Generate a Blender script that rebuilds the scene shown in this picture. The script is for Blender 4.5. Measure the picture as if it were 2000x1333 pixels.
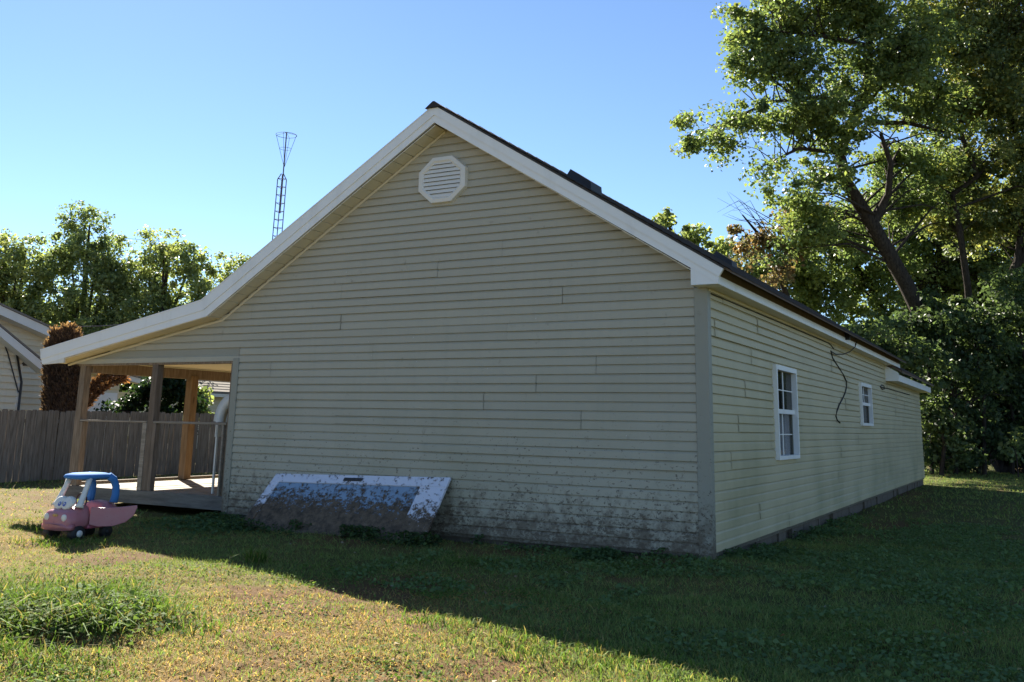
import bpy, bmesh, math, random
import numpy as np
from mathutils import Vector, Matrix
for o in list(bpy.data.objects): bpy.data.objects.remove(o)
S = bpy.context.scene; COL = S.collection
R_ = math.radians; rnd = random.Random(7); rng = np.random.default_rng(11)

# ------------------------------------------------------------------ camera
CAM = np.array([3.3884, -10.8876, 1.4864])
AX = np.array([0.876705, 0.480637, 0.019392]); AY = np.array([0.081345, -0.187870, 0.978820]); AF = np.array([-0.474100, 0.856559, 0.203804])
cd = bpy.data.cameras.new('camera'); cam = bpy.data.objects.new('camera', cd); COL.objects.link(cam); S.camera = cam
cam.matrix_world = Matrix(((AX[0], AY[0], -AF[0], CAM[0]), (AX[1], AY[1], -AF[1], CAM[1]), (AX[2], AY[2], -AF[2], CAM[2]), (0, 0, 0, 1)))
cd.sensor_width = 36; cd.lens = 33.3; cd.shift_y = -0.1114; cd.clip_end = 2000; cd.clip_start = 0.05
# ------------------------------------------------------------------ sky, sun, exposure
SA, SB = 1.20, -0.893            # a shadow falls this far in x and y for each metre of height
EL = math.atan(1 / math.hypot(SA, SB))
W = bpy.data.worlds.new('World'); S.world = W; W.use_nodes = True
wn = W.node_tree; sky = wn.nodes.new('ShaderNodeTexSky'); sky.sky_type = 'NISHITA'; sky.sun_disc = False
sky.sun_elevation = EL; sky.sun_rotation = math.atan2(-SA, -SB); sky.air_density = 0.82; sky.dust_density = 0.03; sky.ozone_density = 4.0; sky.altitude = 150
wn.links.new(sky.outputs[0], wn.nodes['Background'].inputs[0]); wn.nodes['Background'].inputs[1].default_value = 0.051
sl = bpy.data.lights.new('sun', 'SUN'); sl.energy = 5.0; sl.angle = R_(0.55); sl.color = (1, .93, .82)
sun = bpy.data.objects.new('sun', sl); COL.objects.link(sun)
sun.rotation_euler = Vector((SA, SB, -1)).to_track_quat('-Z', 'Y').to_euler(); sun.location = (-20, 15, 30)
S.view_settings.view_transform = 'Standard'; S.view_settings.look = 'None'; S.view_settings.gamma = 1; S.view_settings.exposure = 1.92
S.render.engine = 'CYCLES'; S.cycles.max_bounces = 7; S.cycles.transparent_max_bounces = 8

# ------------------------------------------------------------------ helpers
def P(x, y, d): return CAM + d * (AF + (x - 1000) / 1850 * AX - (y - 443.7) / 1850 * AY)
WL = {}
def link(o, parent=None, kind=None, label=None, cat=None, group=None):
    COL.objects.link(o)
    if parent is not None: o.parent = parent
    if kind: o['kind'] = kind
    if label: o['label'] = label
    if cat: o['category'] = cat
    if group: o['group'] = group
    return o
def thing(name, loc, label, cat, group=None):
    o = bpy.data.objects.new(name, None); o.location = loc; o.empty_display_size = .2
    link(o, None, None, label, cat, group); WL[o.name] = Vector(loc); return o
def place(o, parent):
    w = WL.get(parent.name, Vector((0, 0, 0))) if parent is not None else Vector((0, 0, 0))
    o.location = -w
    WL[o.name] = Vector((0, 0, 0))
def mo(name, v, f, m, parent=None, smooth=False, **k):
    me = bpy.data.meshes.new(name); me.from_pydata([tuple(map(float, q)) for q in v], [], f); me.validate(); me.update()
    if m: me.materials.append(m)
    if smooth: me.polygons.foreach_set('use_smooth', [True] * len(me.polygons))
    o = bpy.data.objects.new(name, me); place(o, parent); return link(o, parent, **k)
BF = [(0, 3, 2, 1), (4, 5, 6, 7), (0, 1, 5, 4), (1, 2, 6, 5), (2, 3, 7, 6), (3, 0, 4, 7)]
def bxv(x0, x1, y0, y1, z0, z1): return [(x0, y0, z0), (x1, y0, z0), (x1, y1, z0), (x0, y1, z0), (x0, y0, z1), (x1, y0, z1), (x1, y1, z1), (x0, y1, z1)]
def box(name, x0, x1, y0, y1, z0, z1, m, parent=None, bev=0, **k):
    o = mo(name, bxv(x0, x1, y0, y1, z0, z1), BF, m, parent, **k)
    if bev: bevel(o, bev)
    return o
def bevel(o, w, seg=1, smooth=False):
    bm = bmesh.new(); bm.from_mesh(o.data); bmesh.ops.recalc_face_normals(bm, faces=bm.faces)
    bmesh.ops.bevel(bm, geom=bm.edges[:], offset=w, segments=seg, profile=.5, affect='EDGES', clamp_overlap=True)
    if smooth:
        for f in bm.faces: f.smooth = True
    bm.to_mesh(o.data); bm.free()
def hexa(name, p8, m, parent=None, **k): return mo(name, p8, BF, m, parent, **k)
def prism_xz(name, pts, y0, y1, m, parent=None, **k):
    n = len(pts); v = [(x, y0, z) for x, z in pts] + [(x, y1, z) for x, z in pts]
    f = [tuple(range(n)), tuple(range(2 * n - 1, n - 1, -1))] + [((i + 1) % n, i, i + n, (i + 1) % n + n) for i in range(n)]
    o = mo(name, v, f, m, parent, **k); bm = bmesh.new(); bm.from_mesh(o.data); bmesh.ops.recalc_face_normals(bm, faces=bm.faces); bm.to_mesh(o.data); bm.free(); return o
def tubes(lines, n=6):
    """lines: list of (points, radii) -> verts, faces"""
    V = []; F = []
    for pts, rad in lines:
        pts = [Vector(q) for q in pts]; b = len(V); up = Vector((0.31, 0.17, 0.93))
        for i, q in enumerate(pts):
            t = (pts[min(i + 1, len(pts) - 1)] - pts[max(i - 1, 0)]).normalized()
            u = t.cross(up)
            if u.length < 1e-3: u = t.cross(Vector((1, 0, 0)))
            u.normalize(); w = t.cross(u); r = rad[i] if hasattr(rad, '__len__') else rad
            for j in range(n):
                a = 2 * math.pi * j / n; V.append(q + (u * math.cos(a) + w * math.sin(a)) * r)
        for i in range(len(pts) - 1):
            for j in range(n):
                F.append((b + i * n + j, b + i * n + (j + 1) % n, b + (i + 1) * n + (j + 1) % n, b + (i + 1) * n + j))
        F.append(tuple(b + j for j in range(n))); F.append(tuple(b + (len(pts) - 1) * n + j for j in reversed(range(n))))
    return V, F
def tube(name, pts, rad, m, parent=None, n=6, **k):
    V, F = tubes([(pts, rad)], n); return mo(name, V, F, m, parent, True, **k)
def npmesh(name, V, loops, per, mat, col=None, parent=None, smooth=False, **k):
    """V (n,3); loops flat index array; per = vertices for each polygon (int or array); col (n,3) point colours"""
    me = bpy.data.meshes.new(name); V = np.ascontiguousarray(V, dtype=np.float32); loops = np.ascontiguousarray(loops, dtype=np.int32)
    if np.isscalar(per): tot = np.full(len(loops) // per, per, dtype=np.int32)
    else: tot = np.ascontiguousarray(per, dtype=np.int32)
    me.vertices.add(len(V)); me.vertices.foreach_set('co', V.ravel()); me.loops.add(len(loops)); me.loops.foreach_set('vertex_index', loops)
    me.polygons.add(len(tot)); st = np.zeros(len(tot), dtype=np.int32); st[1:] = np.cumsum(tot)[:-1]
    me.polygons.foreach_set('loop_start', st)
    try: me.polygons.foreach_set('loop_total', tot)
    except Exception: pass
    if smooth: me.polygons.foreach_set('use_smooth', np.ones(len(tot), dtype=bool))
    if col is not None:
        a = me.color_attributes.new('Col', 'FLOAT_COLOR', 'POINT'); c4 = np.ones((len(V), 4), dtype=np.float32); c4[:, :3] = col; a.data.foreach_set('color', c4.ravel())
    me.update(calc_edges=True)
    if mat: me.materials.append(mat)
    o = bpy.data.objects.new(name, me); place(o, parent); return link(o, parent, **k)
def vnoise(x, y, s, seed=0):
    x = np.asarray(x) / s; y = np.asarray(y) / s
    xi = np.floor(x).astype(np.int64); yi = np.floor(y).astype(np.int64); xf = x - xi; yf = y - yi
    def h(a, b):
        n = (a * 374761393 + b * 668265263 + seed * 974711 + 1013) & 0x7fffffff
        n = ((n ^ (n >> 13)) * 1274126177) & 0x7fffffff; return ((n ^ (n >> 16)) & 0xffff) / 65535.0
    u = xf * xf * (3 - 2 * xf); v = yf * yf * (3 - 2 * yf)
    return (h(xi, yi) * (1 - u) + h(xi + 1, yi) * u) * (1 - v) + (h(xi, yi + 1) * (1 - u) + h(xi + 1, yi + 1) * u) * v
def fbm(x, y, s, seed=0, o=4):
    r = 0; a = .5; t = 0
    for i in range(o): r = r + a * vnoise(x, y, s / 2 ** i, seed + i * 17); t += a; a *= .5
    return r / t

# ------------------------------------------------------------------ materials
class M:
    def __init__(s, name, base=(.5, .5, .5), rough=.6, spec=.3):
        s.m = bpy.data.materials.new(name); s.m.use_nodes = True; s.t = s.m.node_tree; s.b = s.t.nodes['Principled BSDF']
        s.b.inputs['Base Color'].default_value = (*base, 1); s.b.inputs['Roughness'].default_value = rough; s.b.inputs['Specular IOR Level'].default_value = spec
    def n(s, ty, **k):
        d = s.t.nodes.new(ty)
        for a, v in k.items():
            if hasattr(d, a): setattr(d, a, v)
            else: s.set(d.inputs[a.replace('_', ' ')], v)
        return d
    def set(s, sock, v):
        if isinstance(v, bpy.types.NodeSocket): s.t.links.new(v, sock)
        else: sock.default_value = v
    def pos(s): return s.n('ShaderNodeNewGeometry').outputs['Position']
    def obj(s): return s.n('ShaderNodeTexCoord').outputs['Object']
    def mapv(s, v, sc): d = s.n('ShaderNodeMapping'); s.set(d.inputs['Vector'], v); d.inputs['Scale'].default_value = sc; return d.outputs[0]
    def noise(s, v, sc, det=4, ro=.55):
        d = s.n('ShaderNodeTexNoise'); s.set(d.inputs['Vector'], v); d.inputs['Scale'].default_value = sc; d.inputs['Detail'].default_value = det; d.inputs['Roughness'].default_value = ro; return d.outputs['Fac']
    def ramp(s, f, stops):
        d = s.n('ShaderNodeValToRGB'); s.set(d.inputs[0], f); e = d.color_ramp.elements
        for i, (p, c) in enumerate(stops):
            q = e[i] if i < 2 else e.new(p); q.position = p; q.color = (*c, 1) if len(c) == 3 else c
        return d.outputs[0]
    def step(s, f, a, b):
        d = s.n('ShaderNodeMapRange'); s.set(d.inputs[0], f); d.inputs[1].default_value = a; d.inputs[2].default_value = b; d.clamp = True; return d.outputs[0]
    def math(s, op, a, b=0):
        d = s.n('ShaderNodeMath', operation=op); s.set(d.inputs[0], a); s.set(d.inputs[1], b); return d.outputs[0]
    def mix(s, f, a, b):
        d = s.n('ShaderNodeMix', data_type='RGBA'); s.set(d.inputs[0], f)
        s.set(d.inputs[6], (*a, 1) if isinstance(a, tuple) else a); s.set(d.inputs[7], (*b, 1) if isinstance(b, tuple) else b); return d.outputs[2]
    def sep(s, v): d = s.n('ShaderNodeSeparateXYZ'); s.set(d.inputs[0], v); return d.outputs
    def base(s, c): s.set(s.b.inputs['Base Color'], c)
    def bump(s, h, st=.3, dist=.01):
        d = s.n('ShaderNodeBump'); d.inputs['Strength'].default_value = st; d.inputs['Distance'].default_value = dist; s.set(d.inputs['Height'], h); s.t.links.new(d.outputs[0], s.b.inputs['Normal'])
    def rand(s): return s.n('ShaderNodeObjectInfo').outputs['Random']

def siding_mat(name, c1, c2, mud, algae):
    k = M(name, c1, .5, .35); p = k.pos(); z = k.sep(p)[2]
    c = k.mix(k.noise(k.mapv(p, (.9, .9, 2.5)), 1.3, 5), c1, c2)
    c = k.mix(k.math('MULTIPLY', k.rand(), .5), c, tuple(q * .82 for q in c1))
    c = k.mix(k.math('MULTIPLY', k.step(k.noise(k.mapv(p, (6, 6, .5)), 2, 3), .5, .8), .13), c, (.24, .24, .18))
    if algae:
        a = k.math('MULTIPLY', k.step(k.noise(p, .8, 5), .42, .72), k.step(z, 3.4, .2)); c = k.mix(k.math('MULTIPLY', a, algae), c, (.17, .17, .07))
    if mud:
        n1 = k.noise(k.mapv(p, (1, 1, 1.5)), 22, 4, .65); n2 = k.noise(p, 2.2, 3)
        hi = k.step(z, 1.9, .15)
        th = k.math('ADD', k.math('ADD', n1, k.math('MULTIPLY', k.math('POWER', hi, 2.2), .17)), k.math('MULTIPLY', n2, .1))
        a = k.math('MULTIPLY', k.step(th, .70, .77), k.step(z, 1.8, 1.3))
        c = k.mix(k.math('MULTIPLY', a, .8), c, (.075, .056, .038))
        low = k.math('MULTIPLY', k.step(k.math('ADD', k.noise(k.mapv(p, (1, 1, .8)), 7, 7, .7), k.math('MULTIPLY', k.step(z, .85, .08), .36)), .62, .86), .8)
        c = k.mix(low, c, k.mix(k.noise(p, 14, 3), (.06, .045, .03), (.14, .105, .07)))
        specks = k.step(k.noise(p, 30, 1), .80, .83); c = k.mix(specks, c, (.6, .6, .55))
    k.base(c); k.bump(k.noise(k.mapv(p, (3, 3, 30)), 6, 3), .12, .004); return k.m
SID_G = siding_mat('siding_sage', (.46, .425, .33), (.385, .36, .28), True, .25)
SID_S = siding_mat('siding_sage_warm_bounce', (.545, .475, .295), (.46, .405, .25), False, .5)  # yellower base has warm bounce light put into it, besides some algae
TRIM = siding_mat('corner_trim', (.325, .315, .255), (.285, .28, .23), True, .1)
def white_mat(name, c=(.74, .74, .73), dirt=.3):
    k = M(name, c, .42, .4); p = k.pos(); n = k.step(k.noise(k.mapv(p, (1, 1, .35)), 3.5, 5), .52, .8)
    k.base(k.mix(k.math('MULTIPLY', n, dirt), c, (.36, .34, .27))); k.bump(k.noise(p, 3, 2), .05, .01); return k.m
WHITE = white_mat('white_metal_trim', (.80, .80, .78), .25); VENTW = white_mat('vent_plastic', (.70, .68, .63), .25)
SOFF = white_mat('soffit_cream', (.66, .60, .46), .35); CEIL = white_mat('porch_ceiling', (.78, .70, .5), .2)
k = M('shingle', (.05, .045, .045), .9, .2); p = k.pos(); n = k.noise(p, 5, 6); k.base(k.mix(k.step(k.noise(p, 60, 2), .3, .7), k.mix(k.math('MULTIPLY', k.rand(), .6), (.07, .06, .058), (.045, .038, .036)), (.028, .025, .025))); k.bump(k.noise(p, 90, 2), .5, .01); SHING = k.m
k = M('dark_metal', (.03, .028, .028), .5, .4); DARKM = k.m
k = M('roof_underside', (.16, .12, .09), .9, .1); p = k.pos(); k.base(k.mix(k.noise(p, 6, 4), (.2, .15, .11), (.1, .075, .06))); DECKU = k.m
def wood_mat(name, a, b, c, vert=True, sc=1):
    k = M(name, a, .8, .15); p = k.obj(); q = k.mapv(p, (9 * sc, 9 * sc, .9 * sc) if vert else (.9 * sc, 9 * sc, 9 * sc)); r = k.n('ShaderNodeVectorMath', operation='ADD')
    k.set(r.inputs[0], q); o = k.n('ShaderNodeCombineXYZ'); k.set(o.inputs[2], k.math('MULTIPLY', k.rand(), 37)); k.set(r.inputs[1], o.outputs[0])
    n = k.noise(r.outputs[0], 3, 6, .65); col = k.ramp(n, [(.3, c), (.5, a), (.72, b)])
    kn = k.step(k.noise(k.mapv(r.outputs[0], (.35, .35, 1.2)), 2.2, 1), .74, .80); col = k.mix(k.math('MULTIPLY', kn, .7), col, tuple(x * .4 for x in c))
    col = k.mix(k.math('MULTIPLY', k.rand(), .45), col, tuple(x * .6 for x in a)); k.base(col); k.bump(n, .35, .006); return k.m
POSTW = wood_mat('post_wood', (.225, .17, .12), (.32, .25, .185), (.135, .10, .07))
POSTG = wood_mat('post_wood_grey', (.20, .15, .11), (.30, .235, .18), (.12, .09, .065))
POSTO = wood_mat('post_wood_orange', (.24, .16, .09), (.33, .225, .135), (.15, .095, .055))
RAILW = wood_mat('rail_wood', (.30, .25, .195), (.42, .36, .29), (.19, .155, .115), False)
DECKW = wood_mat('deck_wood', (.30, .24, .175), (.40, .33, .25), (.19, .145, .10), False)
RIMW = wood_mat('rim_wood', (.17, .155, .135), (.24, .22, .19), (.1, .09, .08), False)
FENCEW = wood_mat('fence_wood', (.225, .19, .155), (.32, .275, .23), (.115, .095, .075))
k = M('concrete_block', (.25, .23, .2), .9, .1); p = k.pos(); k.base(k.mix(k.noise(p, 7, 6), (.20, .165, .13), (.085, .07, .055))); k.bump(k.noise(p, 40, 3), .5, .01); BLOCK = k.m
k = M('window_glass', (.02, .024, .024), .03, .5); GLASS = k.m
k = M('curtain_cloth', (.55, .56, .6), .9, .05); p = k.pos(); k.base(k.mix(k.noise(k.mapv(p, (1, 9, .3)), 3, 3), (.85, .86, .92), (.6, .62, .7))); CURT = k.m
k = M('room_dark', (.01, .01, .011), .9, 0); ROOM = k.m
k = M('black_cable', (.012, .012, .012), .5, .3); CABLE = k.m
k = M('antenna_steel', (.12, .11, .14), .85, .1); STEEL = k.m
def mudded(name, c, rough, zlo, zhi, spl):
    k = M(name, c, rough, .5); p = k.pos(); z = k.sep(p)[2]
    n = k.noise(k.mapv(p, (1, 1, 1.6)), 9, 8, .78); n2 = k.noise(p, 30, 4, .65); w = k.step(z, zhi, zlo)
    a = k.step(k.math('ADD', k.math('ADD', k.math('MULTIPLY', n, .85), k.math('MULTIPLY', n2, .35)), k.math('MULTIPLY', k.math('POWER', w, 1.6), .42)), spl, spl + .075)
    mudc = k.mix(k.step(k.noise(p, 11, 7, .75), .35, .7), (.04, .029, .02), (.2, .14, .09))
    k.base(k.mix(a, c, mudc)); k.set(k.b.inputs['Roughness'], k.math('ADD', k.math('MULTIPLY', a, .9 - rough), rough)); k.bump(k.math('MULTIPLY', a, k.noise(p, 30, 4)), .8, .02); return k.m
DOORW = mudded('door_white_muddy', (.66, .67, .75), .4, -.02, .60, .655); DOORG = mudded('door_pane_muddy', (.22, .31, .42), .14, .02, .66, .635)
def plastic(name, c, rough=.38, fade=.5):
    k = M(name, c, rough, .45); p = k.obj(); n = k.step(k.noise(p, 5, 5), .4, .75); d = k.step(k.noise(p, 22, 3), .64, .74)
    q = k.mix(k.math('MULTIPLY', n, fade), c, tuple(min(1, x * .7 + .12) for x in c)); k.base(k.mix(k.math('MULTIPLY', d, .45), q, tuple(x * .35 for x in c))); return k.m
PINK = plastic('pink_plastic', (.42, .16, .185)); BLUE = plastic('blue_plastic', (.055, .19, .46), .8, 0.0); PWHITE = plastic('white_plastic', (.68, .67, .62)); PBLACK = plastic('black_plastic', (.012, .012, .014), .6, .1)
BLUE.node_tree.nodes['Principled BSDF'].inputs['Specular IOR Level'].default_value = .08
PEYE = plastic('eye_blue', (.05, .12, .5), .4, .1); PYEL = plastic('emblem_tan', (.5, .3, .1), .5, .1); PDARKP = plastic('pink_plastic_inner', (.36, .07, .13))
def leaf_mat(name, trans=.48, rough=.5):
    k = M(name, (.1, .15, .03), rough, .3 if rough < .6 else .2); a = k.n('ShaderNodeAttribute', attribute_name='Col'); k.base(a.outputs['Color'])
    t = k.n('ShaderNodeBsdfTranslucent'); g = k.n('ShaderNodeVectorMath', operation='MULTIPLY'); k.set(g.inputs[0], a.outputs['Color']); g.inputs[1].default_value = (1.5, 1.5, .9); k.set(t.inputs[0], g.outputs[0])
    m = k.n('ShaderNodeMixShader'); m.inputs[0].default_value = trans; k.t.links.new(k.b.outputs[0], m.inputs[1]); k.t.links.new(t.outputs[0], m.inputs[2]); k.t.links.new(m.outputs[0], k.t.nodes['Material Output'].inputs[0]); return k.m
LEAF = leaf_mat('leaf'); BLADE = leaf_mat('grass_blade', .35, .85); DRY = leaf_mat('dry_needles', .3, .8)
k = M('bark', (.09, .07, .055), .95, .1); p = k.pos(); n = k.noise(k.mapv(p, (5, 5, 1.2)), 3, 6, .65); k.base(k.ramp(n, [(.3, (.02, .016, .013)), (.6, (.06, .048, .039)), (.85, (.105, .088, .07))])); k.bump(n, .9, .05); BARK = k.m
k = M('ground_soil', (.1, .1, .04), .95, .05); a = k.n('ShaderNodeAttribute', attribute_name='Col'); p = k.pos(); n = k.noise(p, 30, 5, .7)
k.base(k.mix(k.step(n, .35, .7), a.outputs['Color'], k.mix(.55, a.outputs['Color'], (.05, .035, .02)))); k.bump(k.noise(p, 45, 4, .7), .8, .02); SOIL = k.m
NSID = siding_mat('neighbour_siding', (.74, .66, .48), (.68, .60, .43), False, 0); NWHITE = white_mat('neighbour_trim', (.72, .70, .64), .2)
k = M('grey_shingle', (.2, .18, .16), .9, .1); p = k.pos(); k.base(k.mix(k.noise(k.mapv(p, (1, 2, 8)), 4, 4), (.26, .23, .2), (.12, .105, .09))); GSH = k.m

# ------------------------------------------------------------------ ground
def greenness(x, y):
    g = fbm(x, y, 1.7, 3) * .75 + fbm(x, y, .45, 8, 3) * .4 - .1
    shade = 1 / (1 + np.exp(-(y + 3.35 + .32 * (x + 3.5)) * 2.2))      # lawn greener by the house, with its cast shade put into the colour
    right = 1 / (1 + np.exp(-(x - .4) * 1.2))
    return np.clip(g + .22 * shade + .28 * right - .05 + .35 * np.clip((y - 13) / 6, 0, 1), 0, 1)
def bare(x, y):
    b = fbm(x, y, 1.1, 21, 4); b = np.clip((b - .60) * 7, 0, 1)
    for cx, cy, r in ((-2.9, -4.3, .3), (-1.0, -6.1, .4), (-3.6, -4.6, .22), (.6, -5.7, .3), (-1.6, -4.65, .35), (.15, -5.25, .4), (-2.5, -6.35, .38), (-1.4, -5.6, .45), (-.7, -4.75, .25), (-.2, -4.55, .18), (-4.4, -.85, .9), (-2.2, -.5, .8)):
        b = np.maximum(b, np.clip(1.25 - np.hypot(x - cx, (y - cy) * 1.3) / r + (fbm(x, y, .22, 5, 3) - .5) * 1.6, 0, 1))
    return b
def gh(x, y):
    h = (fbm(x, y, 1.4, 40) - .5) * .07 + (fbm(x, y, .30, 44, 4) - .5) * .07
    far = np.clip((np.hypot(x - 1, y + 5) - 14) / 20, 0, 1); h = h * (1 - .8 * far)
    h = h - .13 * np.exp(-(((x + 2.6) / .33) ** 2 + ((y + 6.45) / .2) ** 2)) + .05 * np.exp(-(((x + 3.0) / .6) ** 2 + ((y + 5.75) / .4) ** 2))
    t = np.clip(y / 4.5, 0, 1) * np.clip((x + 9) / 1.5, 0, 1) * np.clip((60 - y) / 30, 0, 1); h = h - .12 * t * t * (3 - 2 * t)
    return h
def axis(lo, hi, step, far):
    a = list(np.arange(lo, hi, step)); s = step; q = hi
    while q < far: a.append(q); s *= 1.25; q += s
    s = step; q = lo - s
    while q > -far: a.insert(0, q); s *= 1.25; q -= s
    return np.array(a)
gx = axis(-9, 5, .07, 900); gy = axis(-9.5, 1.5, .07, 900)
X, Y = np.meshgrid(gx, gy); nx, ny = len(gx), len(gy); Z = gh(X, Y)
idx = np.arange(nx * ny).reshape(ny, nx); q = np.stack([idx[:-1, :-1], idx[:-1, 1:], idx[1:, 1:], idx[1:, :-1]], -1).reshape(-1)
g = greenness(X, Y)[..., None]; b = bare(X, Y)[..., None]
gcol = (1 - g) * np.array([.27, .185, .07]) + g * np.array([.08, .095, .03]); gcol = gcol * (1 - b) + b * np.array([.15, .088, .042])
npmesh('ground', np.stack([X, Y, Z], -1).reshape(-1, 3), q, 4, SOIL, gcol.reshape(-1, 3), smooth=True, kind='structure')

# ------------------------------------------------------------------ the house
U = .112; Z0 = .10
H = thing('house', (-3.7, 8, 0), 'sage green vinyl sided house with white gable trim and open side porch', 'house')
AXc = -3.74; SL = .63
def rake_z(x): return (5.565 - SL * abs(x - AXc)) if x > -7.79 else (3.02 + .183 * (x + 7.79))
PROF = [(-.004, 0), (0, .026), (.08, .022), (U - .004, .004), (U, .026), (U + .08, .022), (2 * U - .004, .004)]
PROF1 = PROF[:4]
PF = lambda n: [(i, i + 1, n + i + 1, n + i) for i in range(n - 1)]
def panel_x(xa, xb, z, prof, lift, m, parent):
    n = len(prof); V = []; jit = (rnd.uniform(-.004, .004), rnd.uniform(-.004, .004)); lift *= rnd.uniform(.88, 1.15)
    for side, x in ((0, xa), (1, xb)):
        for dz, o in prof:
            dz = dz + jit[side]
            zz = z + dz; xx = x
            top = rake_z(xx) + .03
            if zz > top:
                if zz > 5.565 + .03: xx = AXc
                elif side == 0:
                    xx = AXc - (5.595 - zz) / SL
                    if xx < -7.79: xx = -7.79 + (zz - 3.05) / .183
                else: xx = AXc + (5.595 - zz) / SL
            V.append((xx, -o * lift, zz))
    if max(v[0] for v in V[n:]) - min(v[0] for v in V[:n]) < .03: return
    mo('siding_board', V, PF(n), m, parent)
gw = prism_xz('gable_wall', [(-.01, .05), (-.01, 3.15), (AXc, 5.55), (-7.4, 3.25), (-7.4, .05)], .0, .12, TRIM, H)
gp = prism_xz('porch_gable_wall', [(-7.41, 3.1), (-7.41, 2.37), (-11.15, 2.37), (-11.15, 2.42)], .0, .1, TRIM, H)
SEAMS = {13: [-1.87, -7.2], 11: [-2.67], 9: [-1.4, -6.73], 8: [-2.23, -6.28], 14: [-5.46], 12: [-5.44, -7.75], 10: [-4.84], 7: [-6.61, -3.0], 6: [-5.44, -1.6], 16: [-2.77], 15: [-3.79], 4: [-3.9], 2: [-2.2]}
for kx in range(25):
    z = Z0 + kx * 2 * U
    if z > 5.5: break
    lo = -7.38 if z + .01 < 2.36 - U else -11.42
    if kx == 10: lo = -7.38
    if z > rake_z(lo): lo = (AXc - (5.595 - z) / SL) if z > 3.05 else -7.79 + (z - 3.05) / .183
    hi = -.125 if z < 3.3 else AXc + (5.595 - z) / SL
    cuts = [lo] + sorted(c for c in SEAMS.get(kx, []) if lo + .2 < c < hi - .2) + [hi]
    for i in range(len(cuts) - 1):
        panel_x(cuts[i] + (.006 if i else 0), cuts[i + 1], z, PROF, 1.0 if i % 2 == 0 else 1.2, SID_G, gw)
panel_x(-11.42, -7.38, Z0 + 20 * U + .02, [(0, 0), (0, .026), (.075, .022), (U - .022, .004)], 1, SID_G, gp)
# corner trims
def ltrim(name, v): return mo(name, v, BF, TRIM, H)
box('corner_trim', -.125, .034, -.04, -.001, .04, 3.12, TRIM, H, .006); box('corner_trim', 0.001, .038, -.0395, .09, .045, 3.115, TRIM, H, .004)
box('corner_trim', -7.50, -7.375, -.04, -.001, .02, 2.40, TRIM, H, .006)
# side wall boards
LW = 22.25
sw = mo('side_wall', bxv(-.12, -.002, .12, 3.10, .05, 3.2), BF, TRIM, H)
box('side_wall', -.12, -.002, 4.34, 10.56, .05, 3.2, TRIM, H); box('side_wall', -.12, -.002, 11.92, 15.2, .05, 3.2, TRIM, H); box('side_wall', -.12, -.002, 15.2, LW, .05, 2.8, TRIM, H)
box('side_wall', -.12, -.002, 3.10, 4.34, .05, 1.11, TRIM, H); box('side_wall', -.12, -.002, 3.10, 4.34, 2.34, 3.2, TRIM, H)
box('side_wall', -.12, -.002, 10.56, 11.92, .05, 1.66, TRIM, H); box('side_wall', -.12, -.002, 10.56, 11.92, 2.45, 3.2, TRIM, H)
WINS = [(3.06, 4.37, 1.06, 2.41, 9, 20), (10.54, 11.94, 1.60, 2.50, 14, 21)]
def panel_y(ya, yb, z, prof, lift):
    if yb - ya < .02: return
    n = len(prof); wob = lambda y: .006 * math.sin(y * 2.1 + z * 3)
    j0, j1 = rnd.uniform(-.004, .004), rnd.uniform(-.004, .004); lift *= rnd.uniform(.88, 1.15)
    V = [(o * lift, ya, z + dz + j0) for dz, o in prof] + [(o * lift, yb, z + dz + j1) for dz, o in prof]
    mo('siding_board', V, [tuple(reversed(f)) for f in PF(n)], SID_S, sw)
for kx in range(14):
    z = Z0 + kx * 2 * U; end = LW if z + 2 * U < 2.85 else 15.0
    if kx == 13: end = 15.0
    cuts = sorted({.09, end} | {c for c in [(.09 + 3.66 * (j + (.55 * kx) % 1)) for j in range(7)] if c < end - .3})
    op = [w for w in WINS]
    spans = [(cuts[i], cuts[i + 1] + (.01 if i < len(cuts) - 2 else 0)) for i in range(len(cuts) - 1)]
    for i, (a, b_) in enumerate(spans):
        pieces = [(a, b_, None)]
        for (y0, y1, z0, z1, i0, i1) in WINS:
            e0, e1 = y0 + .03, y1 - .03; rows = [r for r in (2 * kx, 2 * kx + 1) if i0 <= r < i1]
            if not rows: continue
            out = []
            for (pa, pb, t) in pieces:
                if pb <= e0 or pa >= e1 or t is not None: out.append((pa, pb, t)); continue
                if pa < e0: out.append((pa, e0, None))
                if pb > e1: out.append((e1, pb, None))
                for r in (2 * kx, 2 * kx + 1):
                    if r not in rows: out.append((max(pa, e0), min(pb, e1), r))
            pieces = out
        for (pa, pb, t) in pieces:
            if t is None: panel_y(pa, pb, z, PROF, 1.0 + .2 * (i % 2))
            else: panel_y(pa, pb, Z0 + t * U, PROF1, 1.0 + .2 * (i % 2))
# other walls and gable at the back: they close the house
box('back_wall', -7.4, -.13, LW - .12, LW, .05, 2.8, TRIM, H); box('porch_side_wall', -7.4, -7.28, .13, 15.2, .05, 3.15, TRIM, H); box('addition_wall', -7.4, -7.28, 15.21, LW - .13, .05, 2.8, TRIM, H)
prism_xz('rear_gable', [(-.13, 2.7), (-.13, 3.15), (AXc, 5.5), (-7.27, 3.15), (-7.27, 2.7)], 15.08, 15.2, TRIM, H)
# foundation blocks
fd = box('foundation', -7.35, -.09, .06, LW - .05, -.3, .09, BLOCK, H)
bme = None
for j in range(55):
    y = .05 + j * .405
    if j in (9, 17, 26, 39): continue
    o = hexa('concrete_block', bxv(-.085, -.025 + rnd.uniform(-.03, .006), y + .006, y + .398, -.25, .098), BLOCK, fd); 
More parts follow.
